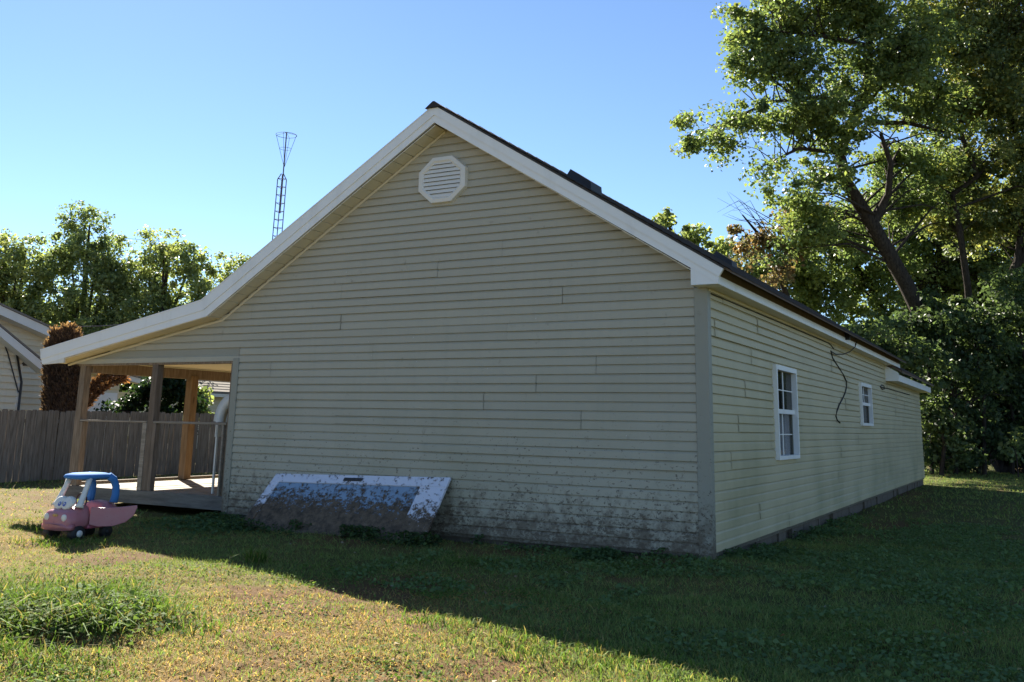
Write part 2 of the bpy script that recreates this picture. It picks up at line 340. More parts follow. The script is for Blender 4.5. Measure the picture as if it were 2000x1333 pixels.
# windows
for wi, (y0, y1, z0, z1, i0, i1) in enumerate(WINS):
    w = mo('window', bxv(.002, .085, y0, y0 + .055, z0, z1), BF, WHITE, H)
    box('frame', .002, .085, y1 - .055, y1, z0, z1, WHITE, w); box('frame', .003, .087, y0 + .056, y1 - .056, z1 - .07, z1, WHITE, w); box('frame', .003, .087, y0 + .056, y1 - .056, z0, z0 + .055, WHITE, w)
    zm = (z0 + z1) / 2 + .01; box('meeting_rail', -.005, .04, y0 + .056, y1 - .056, zm - .03, zm + .035, WHITE, w)
    ym = (y0 + y1) / 2
    for (za, zb, xo) in ((zm + .036, z1 - .071, .012), (z0 + .056, zm - .031, -.012)):
        box('pane', xo - .012, xo - .006, y0 + .05, y1 - .05, za, zb, GLASS, w)
        if wi == 1 and xo < 0: continue
        box('muntin', xo - .005, xo + .004, ym - .02, ym + .02, za, zb, WHITE, w); box('muntin', xo - .0045, xo + .0035, y0 + .056, ym - .021, (za + zb) / 2 - .007, (za + zb) / 2 + .007, WHITE, w); box('muntin', xo - .0045, xo + .0035, ym + .021, y1 - .056, (za + zb) / 2 - .007, (za + zb) / 2 + .007, WHITE, w)
    box('room_back', -.6, -.58, y0 - .5, y1 + .5, z0 - .3, z1 + .3, ROOM, w)
# glass that shows the curtains behind it
def glassy(mm):
    t = mm.node_tree; b = t.nodes['Principled BSDF']; b.inputs['Alpha'].default_value = .35
glassy(GLASS)
n = 40; V = []; yy0, yy1 = 3.05, 4.40
for i in range(n + 1):
    y = yy0 + (yy1 - yy0) * i / n; x = -.06 + .015 * math.sin(i * 1.7) + .012 * math.sin(i * .6); V += [(x, y, 1.09), (x, y, 1.74)]
mo('curtain', V, [(2 * i, 2 * i + 2, 2 * i + 3, 2 * i + 1) for i in range(n)], CURT, sw, True)
# gable vent, octagonal with louvre slats
vc = Vector((-3.745, 0, 4.84)); oc = lambda r, a0=22.5: [(vc.x + r * math.cos(R_(a0 + 45 * i)), vc.z + r * 1.0 * math.sin(R_(a0 + 45 * i))) for i in range(8)]
V = []; 
for (r, y) in ((.37, -.005), (.355, -.075), (.30, -.085), (.275, -.07), (.275, -.03)): V += [(vc.x + (a - vc.x) * (1.22 if False else 1.18), y, b_) for a, b_ in oc(r)]
F = [(s * 8 + i, s * 8 + (i + 1) % 8, s * 8 + 8 + (i + 1) % 8, s * 8 + 8 + i) for s in range(4) for i in range(8)] + [tuple(32 + i for i in range(8))]
vent = mo('gable_vent', V, F, VENTW, H)
mo('vent_opening', [(v[0], -.0305, v[2]) for v in V[32:]], [tuple(range(8))], ROOM, vent)
for j in range(9):
    z = vc.z - .255 + j * .060; h = abs(z + .03 - vc.z); hw = (.325 if h < .12 else .325 - (h - .12) * 1.18) - .012
    hexa('louvre_slat', [(vc.x - hw, -.078, z), (vc.x + hw, -.078, z), (vc.x + hw, -.070, z), (vc.x - hw, -.070, z), (vc.x - hw, -.058, z + .052), (vc.x + hw, -.058, z + .052), (vc.x + hw, -.045, z + .064), (vc.x - hw, -.045, z + .064)], VENTW, vent)
# roof: right slope, left slope, porch slope
RB, RE = -.325, 15.85
def rz(x): return 5.89 - .633 * abs(x + 3.75)
def slope(name, xa, za, xb, zb, y0, y1, th, m, parent, courses):
    """shingle courses laid as overlapping strips from (xb,zb) eave up to (xa,za) ridge"""
    V = []; F = []
    for c in range(courses):
        t0 = c / courses; t1 = min(1, (c + 1.12) / courses); xe, ze = xb + (xa - xb) * t0, zb + (za - zb) * t0; xr, zr = xb + (xa - xb) * t1, zb + (za - zb) * t1
        b = len(V); V += [(xe, y0, ze - .004), (xe, y1, ze - .004), (xe, y1, ze + .012), (xe, y0, ze + .012), (xr, y1, zr + .002), (xr, y0, zr + .002)]
        F += [(b, b + 1, b + 2, b + 3), (b + 3, b + 2, b + 4, b + 5)]
    return mo(name, V, F, m, parent)
RD = -.295
rf = hexa('roof', [(.41, RD, rz(.41) - .03), (-3.75, RD, 5.86), (-3.75, RE, 5.86), (.41, RE, rz(.41) - .03), (.40, RD, rz(.40)), (-3.75, RD, 5.89), (-3.75, RE, 5.89), (.40, RE, rz(.40))], DECKU, H)
slope('shingle_courses', -3.75, 5.895, .412, rz(.412) + .002, RB - .012, RE + .01, .01, SHING, rf, 36)
RL = -.25
hexa('roof_deck', [(-3.751, RL, 5.835), (-7.93, RL, 3.235), (-7.93, RE, 3.235), (-3.751, RE, 5.835), (-3.751, RL, 5.89), (-7.93, RL, 3.29), (-7.93, RE, 3.29), (-3.751, RE, 5.89)], DECKU, rf)
slope('shingle_courses', -3.751, 5.895, -7.93, 3.295, RL, RE + .01, .01, SHING, rf, 36)
hexa('roof_deck', [(-7.931, RL, 3.235), (-11.80, RL, 2.53), (-11.80, RE, 2.53), (-7.931, RE, 3.235), (-7.931, RL, 3.285), (-11.80, RL, 2.575), (-11.80, RE, 2.575), (-7.931, RE, 3.285)], DECKU, rf)
slope('shingle_courses', -7.931, 3.290, -11.81, 2.58, RL, RE + .01, .01, SHING, rf, 24)
for j in range(52):
    y = RB - .02 + j * .312
    hexa('ridge_cap', [(-3.75 - .14, y, 5.822), (-3.75 + .14, y, 5.822), (-3.75 + .14, y + .33, 5.815), (-3.75 - .14, y + .33, 5.815), (-3.765, y, 5.912), (-3.735, y, 5.912), (-3.735, y + .33, 5.904), (-3.765, y + .33, 5.904)], SHING, rf)
for yv in (1.25, 8.35):
    xv = -2.15; zt = rz(xv)
    hexa('roof_vent', [(xv + .2, yv - .2, zt - .13), (xv - .2, yv - .2, zt + .12), (xv - .2, yv + .2, zt + .12), (xv + .2, yv + .2, zt - .13), (xv + .19, yv - .19, zt + .01), (xv - .14, yv - .17, zt + .235), (xv - .14, yv + .17, zt + .235), (xv + .19, yv + .19, zt + .01)], DARKM, rf); bevel(bpy.data.objects[rf.children[-1].name], .02, 2)
# rake boards: upper proud band and lower band following the roof line
TOPL = [(.33, 3.296), (-3.75, 5.876), (-8.0, 3.300), (-11.80, 2.60)]
def off(pts, d):
    return [(x, z - d[i]) for i, (x, z) in enumerate(pts)]
UP = off(TOPL, [.135, .155, .125, .14]); LO = off(TOPL, [.235, .265, .215, .205])
LO[0] = (.25, 3.115); UP[0] = (.262, 3.195)
LO[2] = (-7.87, 3.035); UP[2] = (-7.94, 3.135); LO[3] = (-11.72, 2.345); UP[3] = (-11.76, 2.43)
for i in range(3):
    prism_xz('rake_board', [TOPL[i], TOPL[i + 1], UP[i + 1], UP[i]], -.312, -.27, WHITE, H); prism_xz('rake_trim', [UP[i], UP[i + 1], LO[i + 1], LO[i]], -.300, -.268, WHITE, H)
    prism_xz('drip_edge', [(TOPL[i][0], TOPL[i][1] - .0), (TOPL[i + 1][0], TOPL[i + 1][1]), (TOPL[i + 1][0], TOPL[i + 1][1] - .02), (TOPL[i][0], TOPL[i][1] - .02)], -.318, -.313, DARKM if i == 0 else WHITE, H)
prism_xz('eave_return', [(-.075, 3.115), (.249, 3.114), (.249, 3.17), (-.075, 3.34)], -.296, -.01, WHITE, H)
prism_xz('porch_eave_return', [(-11.70, 2.34), (-11.16, 2.365), (-11.16, 2.45), (-11.70, 2.42)], -.296, -.262, NWHITE, H)
# soffits: single panels with joints
sf = box('soffit', -.0, .23, 0.0, RE - .05, 3.118, 3.13, SOFF, H)
def soff_strip(xa, za, xb, zb, w):
    L = math.hypot(xb - xa, zb - za); n = int(L / w); ux, uz = (xb - xa) / L, (zb - za) / L; nxp, nzp = uz, -ux
    if nzp < 0: nxp, nzp = -nxp, -nzp
    for j in range(n):
        a, b_ = j * L / n + .004, (j + 1) * L / n - .004; d = rnd.uniform(-.002, .002)
        q = lambda t, h, y: (xa + ux * t + nxp * h, y, za + uz * t + nzp * h)
        hexa('soffit_panel', [q(a, d, -.282), q(b_, d, -.282), q(b_, d, -.0), q(a, d, -.0), q(a, .012, -.282), q(b_, .012, -.282), q(b_, .012, 0), q(a, .012, 0)], SOFF, sf)
    hexa('soffit_backing', [(xa, -.268, za + .02), (xb, -.268, zb + .02), (xb, 0, zb + .02), (xa, 0, za + .02), (xa, -.268, za + .03), (xb, -.268, zb + .03), (xb, 0, zb + .03), (xa, 0, za + .03)], DECKU, sf)
soff_strip(AXc, 5.575, -7.83, 3.04, .205); soff_strip(AXc + .002, 5.60, -.07, 3.285, .205); soff_strip(-7.84, 3.035, -11.5, 2.365, 1.2)
hexa('soffit_moulding', [(AXc, -.03, 5.53), (-7.79, -.03, 2.985), (-7.79, -.002, 2.985), (AXc, -.002, 5.53), (AXc, -.03, 5.565), (-7.79, -.03, 3.02), (-7.79, -.002, 3.02), (AXc, -.002, 5.565)], SOFF, sf)
hexa('soffit_moulding', [(-7.791, -.03, 2.985), (-11.4, -.03, 2.33), (-11.4, -.002, 2.33), (-7.791, -.002, 2.985), (-7.791, -.03, 3.015), (-11.4, -.03, 2.36), (-11.4, -.002, 2.36), (-7.791, -.002, 3.015)], SOFF, sf)
# side eave
fs = box('fascia', .23, .252, -.266, RE, 3.112, 3.212, WHITE, H, .003); box('sub_fascia', .19, .235, -.262, RE, 3.2, 3.33, DECKU, H); box('frieze_moulding', .018, .04, .03, 15.0, 3.085, 3.117, SOFF, H)
# low addition roof
ad = hexa('addition_roof', [(.42, 14.75, 2.93), (AXc, 14.75, 5.35), (AXc, 22.75, 5.35), (.42, 22.75, 2.93), (.42, 14.75, 2.985), (AXc, 14.75, 5.405), (AXc, 22.75, 5.405), (.42, 22.75, 2.985)], DECKU, H)
slope('shingle_courses', AXc, 5.41, .43, 2.985, 14.74, 22.76, .01, SHING, ad, 30)
hexa('roof_deck', [(AXc - .002, 14.75, 5.35), (-7.7, 14.75, 2.93), (-7.7, 22.75, 2.93), (AXc - .002, 22.75, 5.35), (AXc - .002, 14.75, 5.405), (-7.7, 14.75, 2.985), (-7.7, 22.75, 2.985), (AXc - .002, 22.75, 5.405)], SHING, ad)
box('fascia', .30, .325, 14.78, 22.7, 2.73, 2.895, WHITE, ad); box('soffit', .02, .299, 14.8, 22.65, 2.735, 2.75, SOFF, ad)
prism_xz('eave_return', [(.005, 2.73), (.325, 2.73), (.345, 2.90), (.30, 2.955), (.005, 3.13)], 14.74, 14.78, WHITE, ad)
prism_xz('rear_gable', [(.0, 2.7), (AXc, 5.3), (-7.4, 2.7)], LW - .1, LW - .02, TRIM, ad)
# porch
pf = box('porch_frame', -11.10, -7.45, .02, 8.2, .14, .295, RIMW, H); box('rim_joist', -11.14, -7.50, -.018, .018, .13, .335, RIMW, pf, .005)
for j in range(26):
    x = -11.12 + j * .1412; box('floor_board', x, x + .134, .021, 8.2, .297, .335 + rnd.uniform(-.004, .004), DECKW, pf)
box('kerb_rail', -11.13, -11.06, .15, 8.2, .342, .385, DECKW, pf, .004)
def post(x, y, m, w=.135, z0=.34, z1=2.37, lean=0):
    o = hexa('porch_post', [(x - lean, y, z0), (x + w - lean, y, z0), (x + w - lean, y + w, z0), (x - lean, y + w, z0), (x, y, z1), (x + w, y, z1), (x + w, y + w, z1), (x, y + w, z1)], m, H); bevel(o, .006); return o
post(-11.10, -.005, POSTW); post(-9.31, -.005, POSTG, .13, .34, 2.345); post(-11.08, 2.35, POSTO, .165, .34, 2.28); post(-11.08, 5.0, POSTO, .15, .34, 2.28); post(-11.08, 7.7, POSTO, .15, .34, 2.28)
box('porch_post', -7.56, -7.502, .0, .09, .336, 2.35, POSTW, H, .004); box('stud', -7.655, -7.62, .0, .09, .336, 1.388, RAILW, H, .004)
box('stud', -10.962, -10.875, -.012, .10, .336, 1.388, POSTW, H, .004); box('stud', -9.41, -9.315, -.008, .082, .336, 1.388, RAILW, H, .004); box('stud', -9.175, -9.10, -.01, .082, .336, 1.388, POSTG, H, .004)
box('rail', -10.95, -9.325, -.006, .092, 1.395, 1.422, RAILW, H, .004); box('rail', -9.172, -7.57, -.006, .092, 1.39, 1.425, RAILW, H, .004)
box('header_board', -11.15, -7.50, -.006, .1, 2.325, 2.368, POSTW, H, .003); box('porch_beam', -11.10, -10.96, .14, 8.2, 2.22, 2.40, POSTW, H, .005)
box('porch_ceiling', -11.5, -7.41, .11, 8.3, 2.42, 2.435, CEIL, H)
# cables and small hardware on the side wall
cb = thing('cable', (.03, 7.6, 3.0), 'black cable drooping in loops down the yellowish long side wall', 'cable')
sp = lambda pts, n=5: [tuple(np.array(pts[i]) * (1 - t) + np.array(pts[i + 1]) * t) for i in range(len(pts) - 1) for t in np.linspace(0, 1, n, endpoint=False)] + [pts[-1]]
tube('hanging_cable', [(.035, 7.55, 2.94), (.035, 7.7, 2.82), (.035, 8.05, 2.73), (.035, 8.4, 2.65), (.035, 8.75, 2.56), (.038, 9.03, 2.45), (.035, 9.0, 2.32), (.035, 8.8, 2.2), (.035, 8.45, 2.07), (.035, 8.1, 1.95), (.035, 7.85, 1.83), (.035, 7.74, 1.75), (.035, 7.85, 1.68), (.035, 8.12, 1.63)], .013, CABLE, cb)
tube('eave_cable', [(.03, .15, 3.065), (.03, 2.3, 3.068), (.03, 4.9, 3.072), (.03, 7.39, 3.075), (.032, 7.65, 3.05), (.034, 7.86, 3.0)], .009, CABLE, cb)
tube('loop_cable', [(.035, 7.55, 2.94), (.06, 7.9, 2.90), (.12, 8.3, 2.93), (.19, 8.65, 3.0), (.25, 8.9, 3.11), (.28, 9.0, 3.24)], .011, CABLE, cb)
box('bracket', .253, .33, 7.86, 7.95, 3.17, 3.29, CABLE, cb); tube('arm', [(.30, 7.9, 3.25), (.31, 8.4, 3.28), (.30, 9.05, 3.285)], .02, CABLE, cb)
c2 = tube('cable_stub', [(.03, 13.75, 2.55), (.03, 13.95, 2.60), (.03, 14.3, 2.59), (.03, 14.4, 2.52), (.03, 14.0, 2.49), (.03, 13.75, 2.53), (.03, 15.2, 2.56), (.03, 17.1, 2.55), (.03, 19.5, 2.56)], .012, CABLE, None, label='thin dark wire with a small loop under the low eave', cat='wire')

# ------------------------------------------------------------------ curved white hood on the porch
hd = thing('curved_hood', (-8.1, .5, .34), 'curved white ribbed plastic hood standing on porch behind the jamb', 'hood')
n = 9
for j in range(4):
    V = []; y0 = .28 + j * .115; 
    for i in range(n + 1):
        a = R_(90 + 88 * i / n)
        for r in (.38, .25):
            for y in (y0 + .003, y0 + .112): V.append((-7.70 + r * math.cos(a) * 1.15, y, 1.42 + r * math.sin(a) * 1.25))
    F = []
    for i in range(n):
        b = 4 * i; F += [(b, b + 1, b + 5, b + 4), (b + 2, b + 6, b + 7, b + 3), (b, b + 4, b + 6, b + 2), (b + 1, b + 3, b + 7, b + 5)]
    mo('rib', V, F, PWHITE, hd, True)
for y in (.29, .71): box('leg', -8.07, -8.04, y, y + .03, .335, 1.45, PWHITE, hd)
box('side_panel', -8.08, -8.055, .28, .74, 1.2, 1.5, PWHITE, hd)

# ------------------------------------------------------------------ muddy glazed door leaning on the wall
TL, TR, BL, BR = map(Vector, ((-6.44, -.03, .695), (-3.45, -.03, .765), (-6.54, -.66, -.06), (-3.50, -.60, -.06)))
nrm = (TR - TL).cross(BL - TL).normalized()
if nrm.y > 0: nrm = -nrm
def dq(u, v, h=0): return (TL * (1 - u) + TR * u) * (1 - v) + (BL * (1 - u) + BR * u) * v + nrm * h
def dbox(name, u0, u1, v0, v1, h0, h1, m, parent, bev=.004):
    o = hexa(name, [dq(u0, v0, h0), dq(u1, v0, h0), dq(u1, v1, h0), dq(u0, v1, h0), dq(u0, v0, h1), dq(u1, v0, h1), dq(u1, v1, h1), dq(u0, v1, h1)], m, parent); bevel(o, bev); return o
dr = thing('glazed_door', (-5, -.45, 0), 'white framed door with blue pane lying sideways against siding, caked in mud', 'door')
dbox('top_rail', 0, 1, 0, .145, 0, .04, DOORW, dr); dbox('end_stile', 0, .05, .146, 1, 0, .04, DOORW, dr); dbox('kick_panel', .865, 1, .146, 1, 0, .038, DOORW, dr); dbox('bottom_rail', .051, .864, .9, 1, 0, .04, DOORW, dr)
dbox('pane', .049, .866, .144, .901, .012, .022, DOORG, dr, .001); dbox('handle_plate', .43, .535, .05, .10, .041, .05, DARKM, dr, .002)

# ------------------------------------------------------------------ toy car
tc = thing('toy_car', (-7.26, -2.62, -.01), 'faded pink ride-on toy car with blue roof and open door on the grass', 'toy car')
tc.rotation_euler.z = math.atan2(-.995, .06); tc.scale = (.9, .9, .86)
def cpart(name, v, f, m, parent=tc, smooth=True, sub=0, bev=0):
    me = bpy.data.meshes.new(name); me.from_pydata([tuple(q) for q in v], [], f); me.update(); me.materials.append(m)
    o = bpy.data.objects.new(name, me); link(o, parent)
    bm = bmesh.new(); bm.from_mesh(me); bmesh.ops.recalc_face_normals(bm, faces=bm.faces)
    if bev: bmesh.ops.bevel(bm, geom=bm.edges[:], offset=bev, segments=3, profile=.5, affect='EDGES', clamp_overlap=True)
    for fc in bm.faces: fc.smooth = smooth
    bm.to_mesh(me); bm.free()
    if sub: md = o.modifiers.new('s', 'SUBSURF'); md.levels = md.render_levels = sub
    return o
def loft(rings, cap=True):
    n = len(rings[0]); V = [q for r in rings for q in r]; F = [(i * n + j, i * n + (j + 1) % n, (i + 1) * n + (j + 1) % n, (i + 1) * n + j) for i in range(len(rings) - 1) for j in range(n)]
    if cap: F += [tuple(range(n)), tuple((len(rings) - 1) * n + j for j in reversed(range(n)))]
    return V, F
def ring_yz(x, w, z0, z1, e=3.2, n=20, tw=.85):
    r = []
    for j in range(n):
        a = 2 * math.pi * j / n; c, s = math.cos(a), math.sin(a); yy = abs(c) ** (2 / e) * math.copysign(1, c); zz = abs(s) ** (2 / e) * math.copysign(1, s)
        k_ = 1 if zz < 0 else 1 - (1 - tw) * zz; r.append((x, yy * w * k_, (z0 + z1) / 2 + zz * (z1 - z0) / 2))
    return r
v, f = loft([ring_yz(.452, .20, .20, .35, 5), ring_yz(.445, .235, .175, .385, 5), ring_yz(.41, .262, .16, .42, 5), ring_yz(.32, .275, .16, .445, 5), ring_yz(.20, .28, .16, .475, 5), ring_yz(.115, .275, .17, .485, 5), ring_yz(.10, .26, .19, .47, 5)]); body = cpart('front_body', v, f, PINK)
v, f = loft([ring_yz(-.14, .25, .18, .47), ring_yz(-.16, .27, .16, .50), ring_yz(-.28, .275, .16, .52), ring_yz(-.38, .255, .17, .50), ring_yz(-.42, .18, .22, .42)]); cpart('rear_body', v, f, PINK)
cpart('sill', bxv(-.17, .13, -.27, .272, .155, .215), BF, PDARKP, bev=.02); cpart('side_wall', bxv(-.17, .13, -.272, -.235, .20, .465), BF, PINK, bev=.015)
v, f = loft([[( .475 + dx, y * 1.04, z) for y, z, dx in [(-.27, .16, -.05), (-.14, .15, 0), (.14, .15, 0), (.27, .16, -.05), (.26, .225, -.05), (.14, .235, 0), (-.14, .235, 0), (-.26, .225, -.05)]], [(.36, y, z) for y, z in [(-.285, .16), (-.14, .155), (.14, .155), (.285, .16), (.28, .235), (.14, .24), (-.14, .24), (-.28, .235)]]]); cpart('bumper', v, f, PINK)
# roof: flattened dome
def ring_xy(cx, hx, hy, z, e=3.6, n=24): return [(cx + abs(math.cos(a)) ** (2 / e) * math.copysign(hx, math.cos(a)), abs(math.sin(a)) ** (2 / e) * math.copysign(hy, math.sin(a)), z) for a in [2 * math.pi * j / n for j in range(n)]]
v, f = loft([ring_xy(-.03, .25, .20, .835), ring_xy(-.03, .285, .235, .845), ring_xy(-.03, .30, .25, .868), ring_xy(-.03, .28, .23, .898), ring_xy(-.03, .20, .17, .918), ring_xy(-.03, .08, .07, .924)]); roof_ = cpart('roof', v, f, BLUE)
def cbar(name, pts, w, d, m):
    rings = []
    for i, (q, s) in enumerate(zip(pts, w)):
        q = Vector(q); t = (Vector(pts[min(i + 1, len(pts) - 1)]) - Vector(pts[max(i - 1, 0)])).normalized(); a = Vector((0, 1, 0)); b_ = t.cross(a).normalized(); a = b_.cross(t).normalized()
        rings.append([q + a * s * math.cos(x) + b_ * s * d * math.sin(x) for x in [2 * math.pi * j / 10 for j in range(10)]])
    v_, f_ = loft(rings); return cpart(name, v_, f_, m)
for s in (-1, 1):
    cbar('front_pillar', [(.275, s * .225, .455), (.255, s * .222, .50), (.20, s * .212, .63), (.15, s * .20, .75), (.12, s * .195, .85)], (.075, .05, .042, .04, .045), .8, PWHITE)
    cbar('rear_pillar', [(-.30, s * .235, .49), (-.325, s * .235, .60), (-.325, s * .23, .72), (-.28, s * .22, .82), (-.2, s * .2, .875)], (.055, .05, .05, .05, .05), 1.1, BLUE)
# eyes panel: two lobes on the dash
for s in (-1, 1):
    v, f = loft([[(.315 + t_ * .05 - .35 * (r_ * math.sin(a)) , s * .07 + r_ * 1.15 * math.cos(a), .515 + r_ * math.sin(a)) for a in [2 * math.pi * j / 18 for j in range(18)]] for t_, r_ in ((-1, .075), (0, .092), (.6, .088), (.85, .07))]); ep = cpart('eye_panel', v, f, PWHITE)
    v, f = loft([[(.362 + t_ * .01 - .35 * (.0 + r_ * math.sin(a)), s * .045 + r_ * math.cos(a), .500 + r_ * 1.15 * math.sin(a)) for a in [2 * math.pi * j / 14 for j in range(14)]] for t_, r_ in ((0, .028), (1, .023))]); cpart('pupil', v, f, PEYE, ep)
    v, f = loft([[(.372 + t_ * .006 - .35 * (.0 + r_ * math.sin(a)), s * .045 + .012 + r_ * math.cos(a), .510 + r_ * math.sin(a)) for a in [2 * math.pi * j / 10 for j in range(10)]] for t_, r_ in ((0, .012), (1, .01))]); cpart('eye_glint', v, f, PWHITE, ep)
    v, f = loft([[(.43 + t_ * .028, s * .165 + r_ * math.cos(a), .325 + r_ * math.sin(a)) for a in [2 * math.pi * j / 16 for j in range(16)]] for t_, r_ in ((0, .05), (.8, .048), (1.0, .03))]); cpart('headlight', v, f, PWHITE)
    # wheels
    for xw, rw, ww, m_ in ((.28, .108, .06, PBLACK), (-.27, .09, .05, PBLACK)):
        v, f = loft([[(xw + r_ * math.cos(a), s * (.235 if xw > 0 else .17) + yo, rw + r_ * math.sin(a) - .004) for a in [2 * math.pi * j / 22 for j in range(22)]] for yo, r_ in ((-ww, rw * .8), (-ww * .8, rw), (ww * .8, rw), (ww, rw * .8))]); wh = cpart('wheel', v, f, m_)
        v, f = loft([[(xw + r_ * math.cos(a), s * (.235 if xw > 0 else .17) + s * (ww + yo), rw - .004 + r_ * math.sin(a)) for a in [2 * math.pi * j / 14 for j in range(14)]] for yo, r_ in ((-.004, .05), (.012, .045), (.02, .02))]); cpart('hub_cap', v, f, PWHITE if (xw > 0 and s > 0) else PBLACK, wh)
        v, f = tubes([([(xw, s * .20, rw), (xw, s * .12, rw + .05), (xw, s * .1, .2)], .014)]); cpart('axle', v, f, PBLACK, wh)
v, f = loft([[(.452 + t_ * .006, .055 * r_ * math.cos(a), .355 + .022 * r_ * math.sin(a)) for a in [2 * math.pi * j / 16 for j in range(16)]] for t_, r_ in ((0, 1), (1, .9))]); cpart('emblem', v, f, PYEL)
v, f = tubes([([(.12, 0, .47), (.05, 0, .52)], .015), ([(.05 + .0 * math.sin(a), .10 * math.cos(a), .53 + .10 * math.sin(a)) for a in [2 * math.pi * j / 16 for j in range(17)]], .012)]); cpart('steering_wheel', v, f, PBLACK)
cpart('seat', bxv(-.30, -.02, -.2, .2, .27, .31), BF, PDARKP, bev=.015)
# the open door: hinged behind the front wheel arch
ang = R_(180 - 42); hx, hy = .13, .285
prof = [(0, .22), (.12, .185), (.30, .19), (.46, .24), (.56, .33), (.60, .44), (.595, .475), (.40, .455), (.2, .445), (0, .455)]
du = Vector((math.cos(ang), math.sin(ang), 0)); dn = Vector((-du.y, du.x, 0))
v, f = loft([[Vector((hx, hy, 0)) + du * a + dn * h_ + Vector((0, 0, b_)) for a, b_ in prof] for h_ in (-.02, .02)]); cpart('door', v, f, PINK, smooth=False, bev=.007)

# ------------------------------------------------------------------ picket fence
fe = thing('fence', (-17, 6, 0), 'weathered grey wooden picket fence along the lawn behind the porch', 'fence')
pm = []
for vv in range(4):
    h = (1.62, 1.60, 1.64, 1.61)[vv]; w = (.138, .134, .14, .13)[vv]; c = .025; V = []
    for x in (-.009, .009): V += [(x, -w / 2, 0), (x, w / 2, 0), (x, w / 2, h - .035), (x, w / 2 - c, h), (x, -w / 2 + c, h), (x, -w / 2, h - .035)]
    me = bpy.data.meshes.new('picket'); me.from_pydata(V, [], [(0, 1, 2, 3, 4, 5), (11, 10, 9, 8, 7, 6)] + [((i + 1) % 6, i, i + 6, (i + 1) % 6 + 6) for i in range(6)]); me.materials.append(FENCEW); pm.append(me)
for j in range(150):
    y = -3.0 + j * .1445
    o = bpy.data.objects.new('picket', pm[rnd.randrange(4)]); o.location = Vector((-17 + rnd.uniform(-.012, .012), y, -.03 + .006 * max(0, y - 3) + rnd.uniform(-.02, .02))) - Vector((-17, 6, 0)); o.rotation_euler = (rnd.uniform(-.012, .012), 0, rnd.uniform(-.05, .05)); link(o, fe)
for z in (.3, 1.3): box('rail', -17.07, -17.025, -3, 18.6, z, z + .085, FENCEW, fe)
for j in range(9): box('fence_post', -17.17, -17.075, -2.8 + j * 2.6, -2.7 + j * 2.6, -.1, 1.6, FENCEW, fe)

# ------------------------------------------------------------------ neighbour buildings
NX = -24.0
def npt(x, y, X=NX):
    d = P(x, y, 1) - CAM; t = (X - CAM[0]) / d[0]; q = CAM + t * d; return q[1], q[2]
nh = thing('neighbour_house', (NX - 4, 5, 0), 'cream sided house with white rake boards behind the fence', 'house')
def lap(name, ya, yb, z0, z1, X, parent, topf=None, m=NSID, ex=.19):
    """clapboard wall facing +x, one board for each course"""
    k_ = 0; z = z0
    while z < z1:
        a, b_ = ya, yb
        if topf: b_ = min(yb, topf(z))
        if b_ - a > .1: mo(name, [(X, a, z), (X + .05, a, z), (X + .004, a, z + ex), (X, b_, z), (X + .05, b_, z), (X + .004, b_, z + ex)], [(0, 3, 4, 1), (1, 4, 5, 2)], m, parent)
        z += ex
pY = lambda x, y, X=NX: npt(x, y, X)
(a1, b1), (a2, b2) = npt(0, 622), npt(140, 684); sN = (b2 - b1) / (a2 - a1); yE = npt(232, 760)[0]
nw = box('wall', NX - 7, NX - .03, -8, yE, 0, npt(200, 705)[1] - .1, NSID, nh)
lap('siding_board', -8, yE, .1, npt(200, 705)[1] - .1, NX, nw)
zt = lambda y: b1 + sN * (y - a1)
lap('siding_board', -8, yE, npt(200, 705)[1] - .09, 6.0, NX, nw, lambda z: a1 + (z - b1) / sN - .05)
mo('gable', [(NX - .03, -8, 2), (NX - .03, yE, 2), (NX - .03, yE, max(2.1, zt(yE))), (NX - .03, -8, zt(-8))], [(0, 1, 2, 3)], NSID, nh)
yR = npt(160, 690)[0] + .6
def beam2(name, y0, z0, y1, z1, dz, xa, xb, m, parent): return hexa(name, [(xa, y0, z0 - dz), (xb, y0, z0 - dz), (xb, y1, z1 - dz), (xa, y1, z1 - dz), (xa, y0, z0), (xb, y0, z0), (xb, y1, z1), (xa, y1, z1)], m, parent)
beam2('rake_board', -8, zt(-8) + .22, yR, zt(yR) + .22, .26, NX + .02, NX + .5, NWHITE, nh); beam2('roof', -8, zt(-8) + .28, yR + .1, zt(yR + .1) + .28, .055, NX - 7, NX + .55, GSH, nh)
# front wing with a steep rake
X2 = NX + 1.6; (c1, d1), (c2, d2), (c3, d3) = npt(0, 664, X2), npt(66, 718, X2), npt(36, 760, X2)
wg = box('wing_wall', NX + .03, X2 - .03, -6, c3, 0, d2 + .2, NSID, nh)
s2 = (d2 - d1) / (c2 - c1); lap('siding_board', -6, c3, .1, 4.6, X2, wg, lambda z: min(c3, c1 + (z - d1) / s2 - .08)); box('corner_post', X2 - .02, X2 + .03, c3 - .06, c3 + .02, 0, d3 + .7, NWHITE, nh)
mo('gable', [(X2 - .04, -6, 1.5), (X2 - .04, c3, 1.5), (X2 - .04, c3, d1 + s2 * (c3 - c1)), (X2 - .04, -6, d1 + s2 * (-6 - c1))], [(0, 1, 2, 3)], NSID, nh)
beam2('wing_rake', -3, d1 + s2 * (-3 - c1) + .12, c2 + .1, d2 + .08, .24, X2 + .03, X2 + .4, NWHITE, nh); beam2('wing_roof', -3, d1 + s2 * (-3 - c1) + .18, c2 + .15, d2 + .12, .055, NX, X2 + .42, GSH, nh)
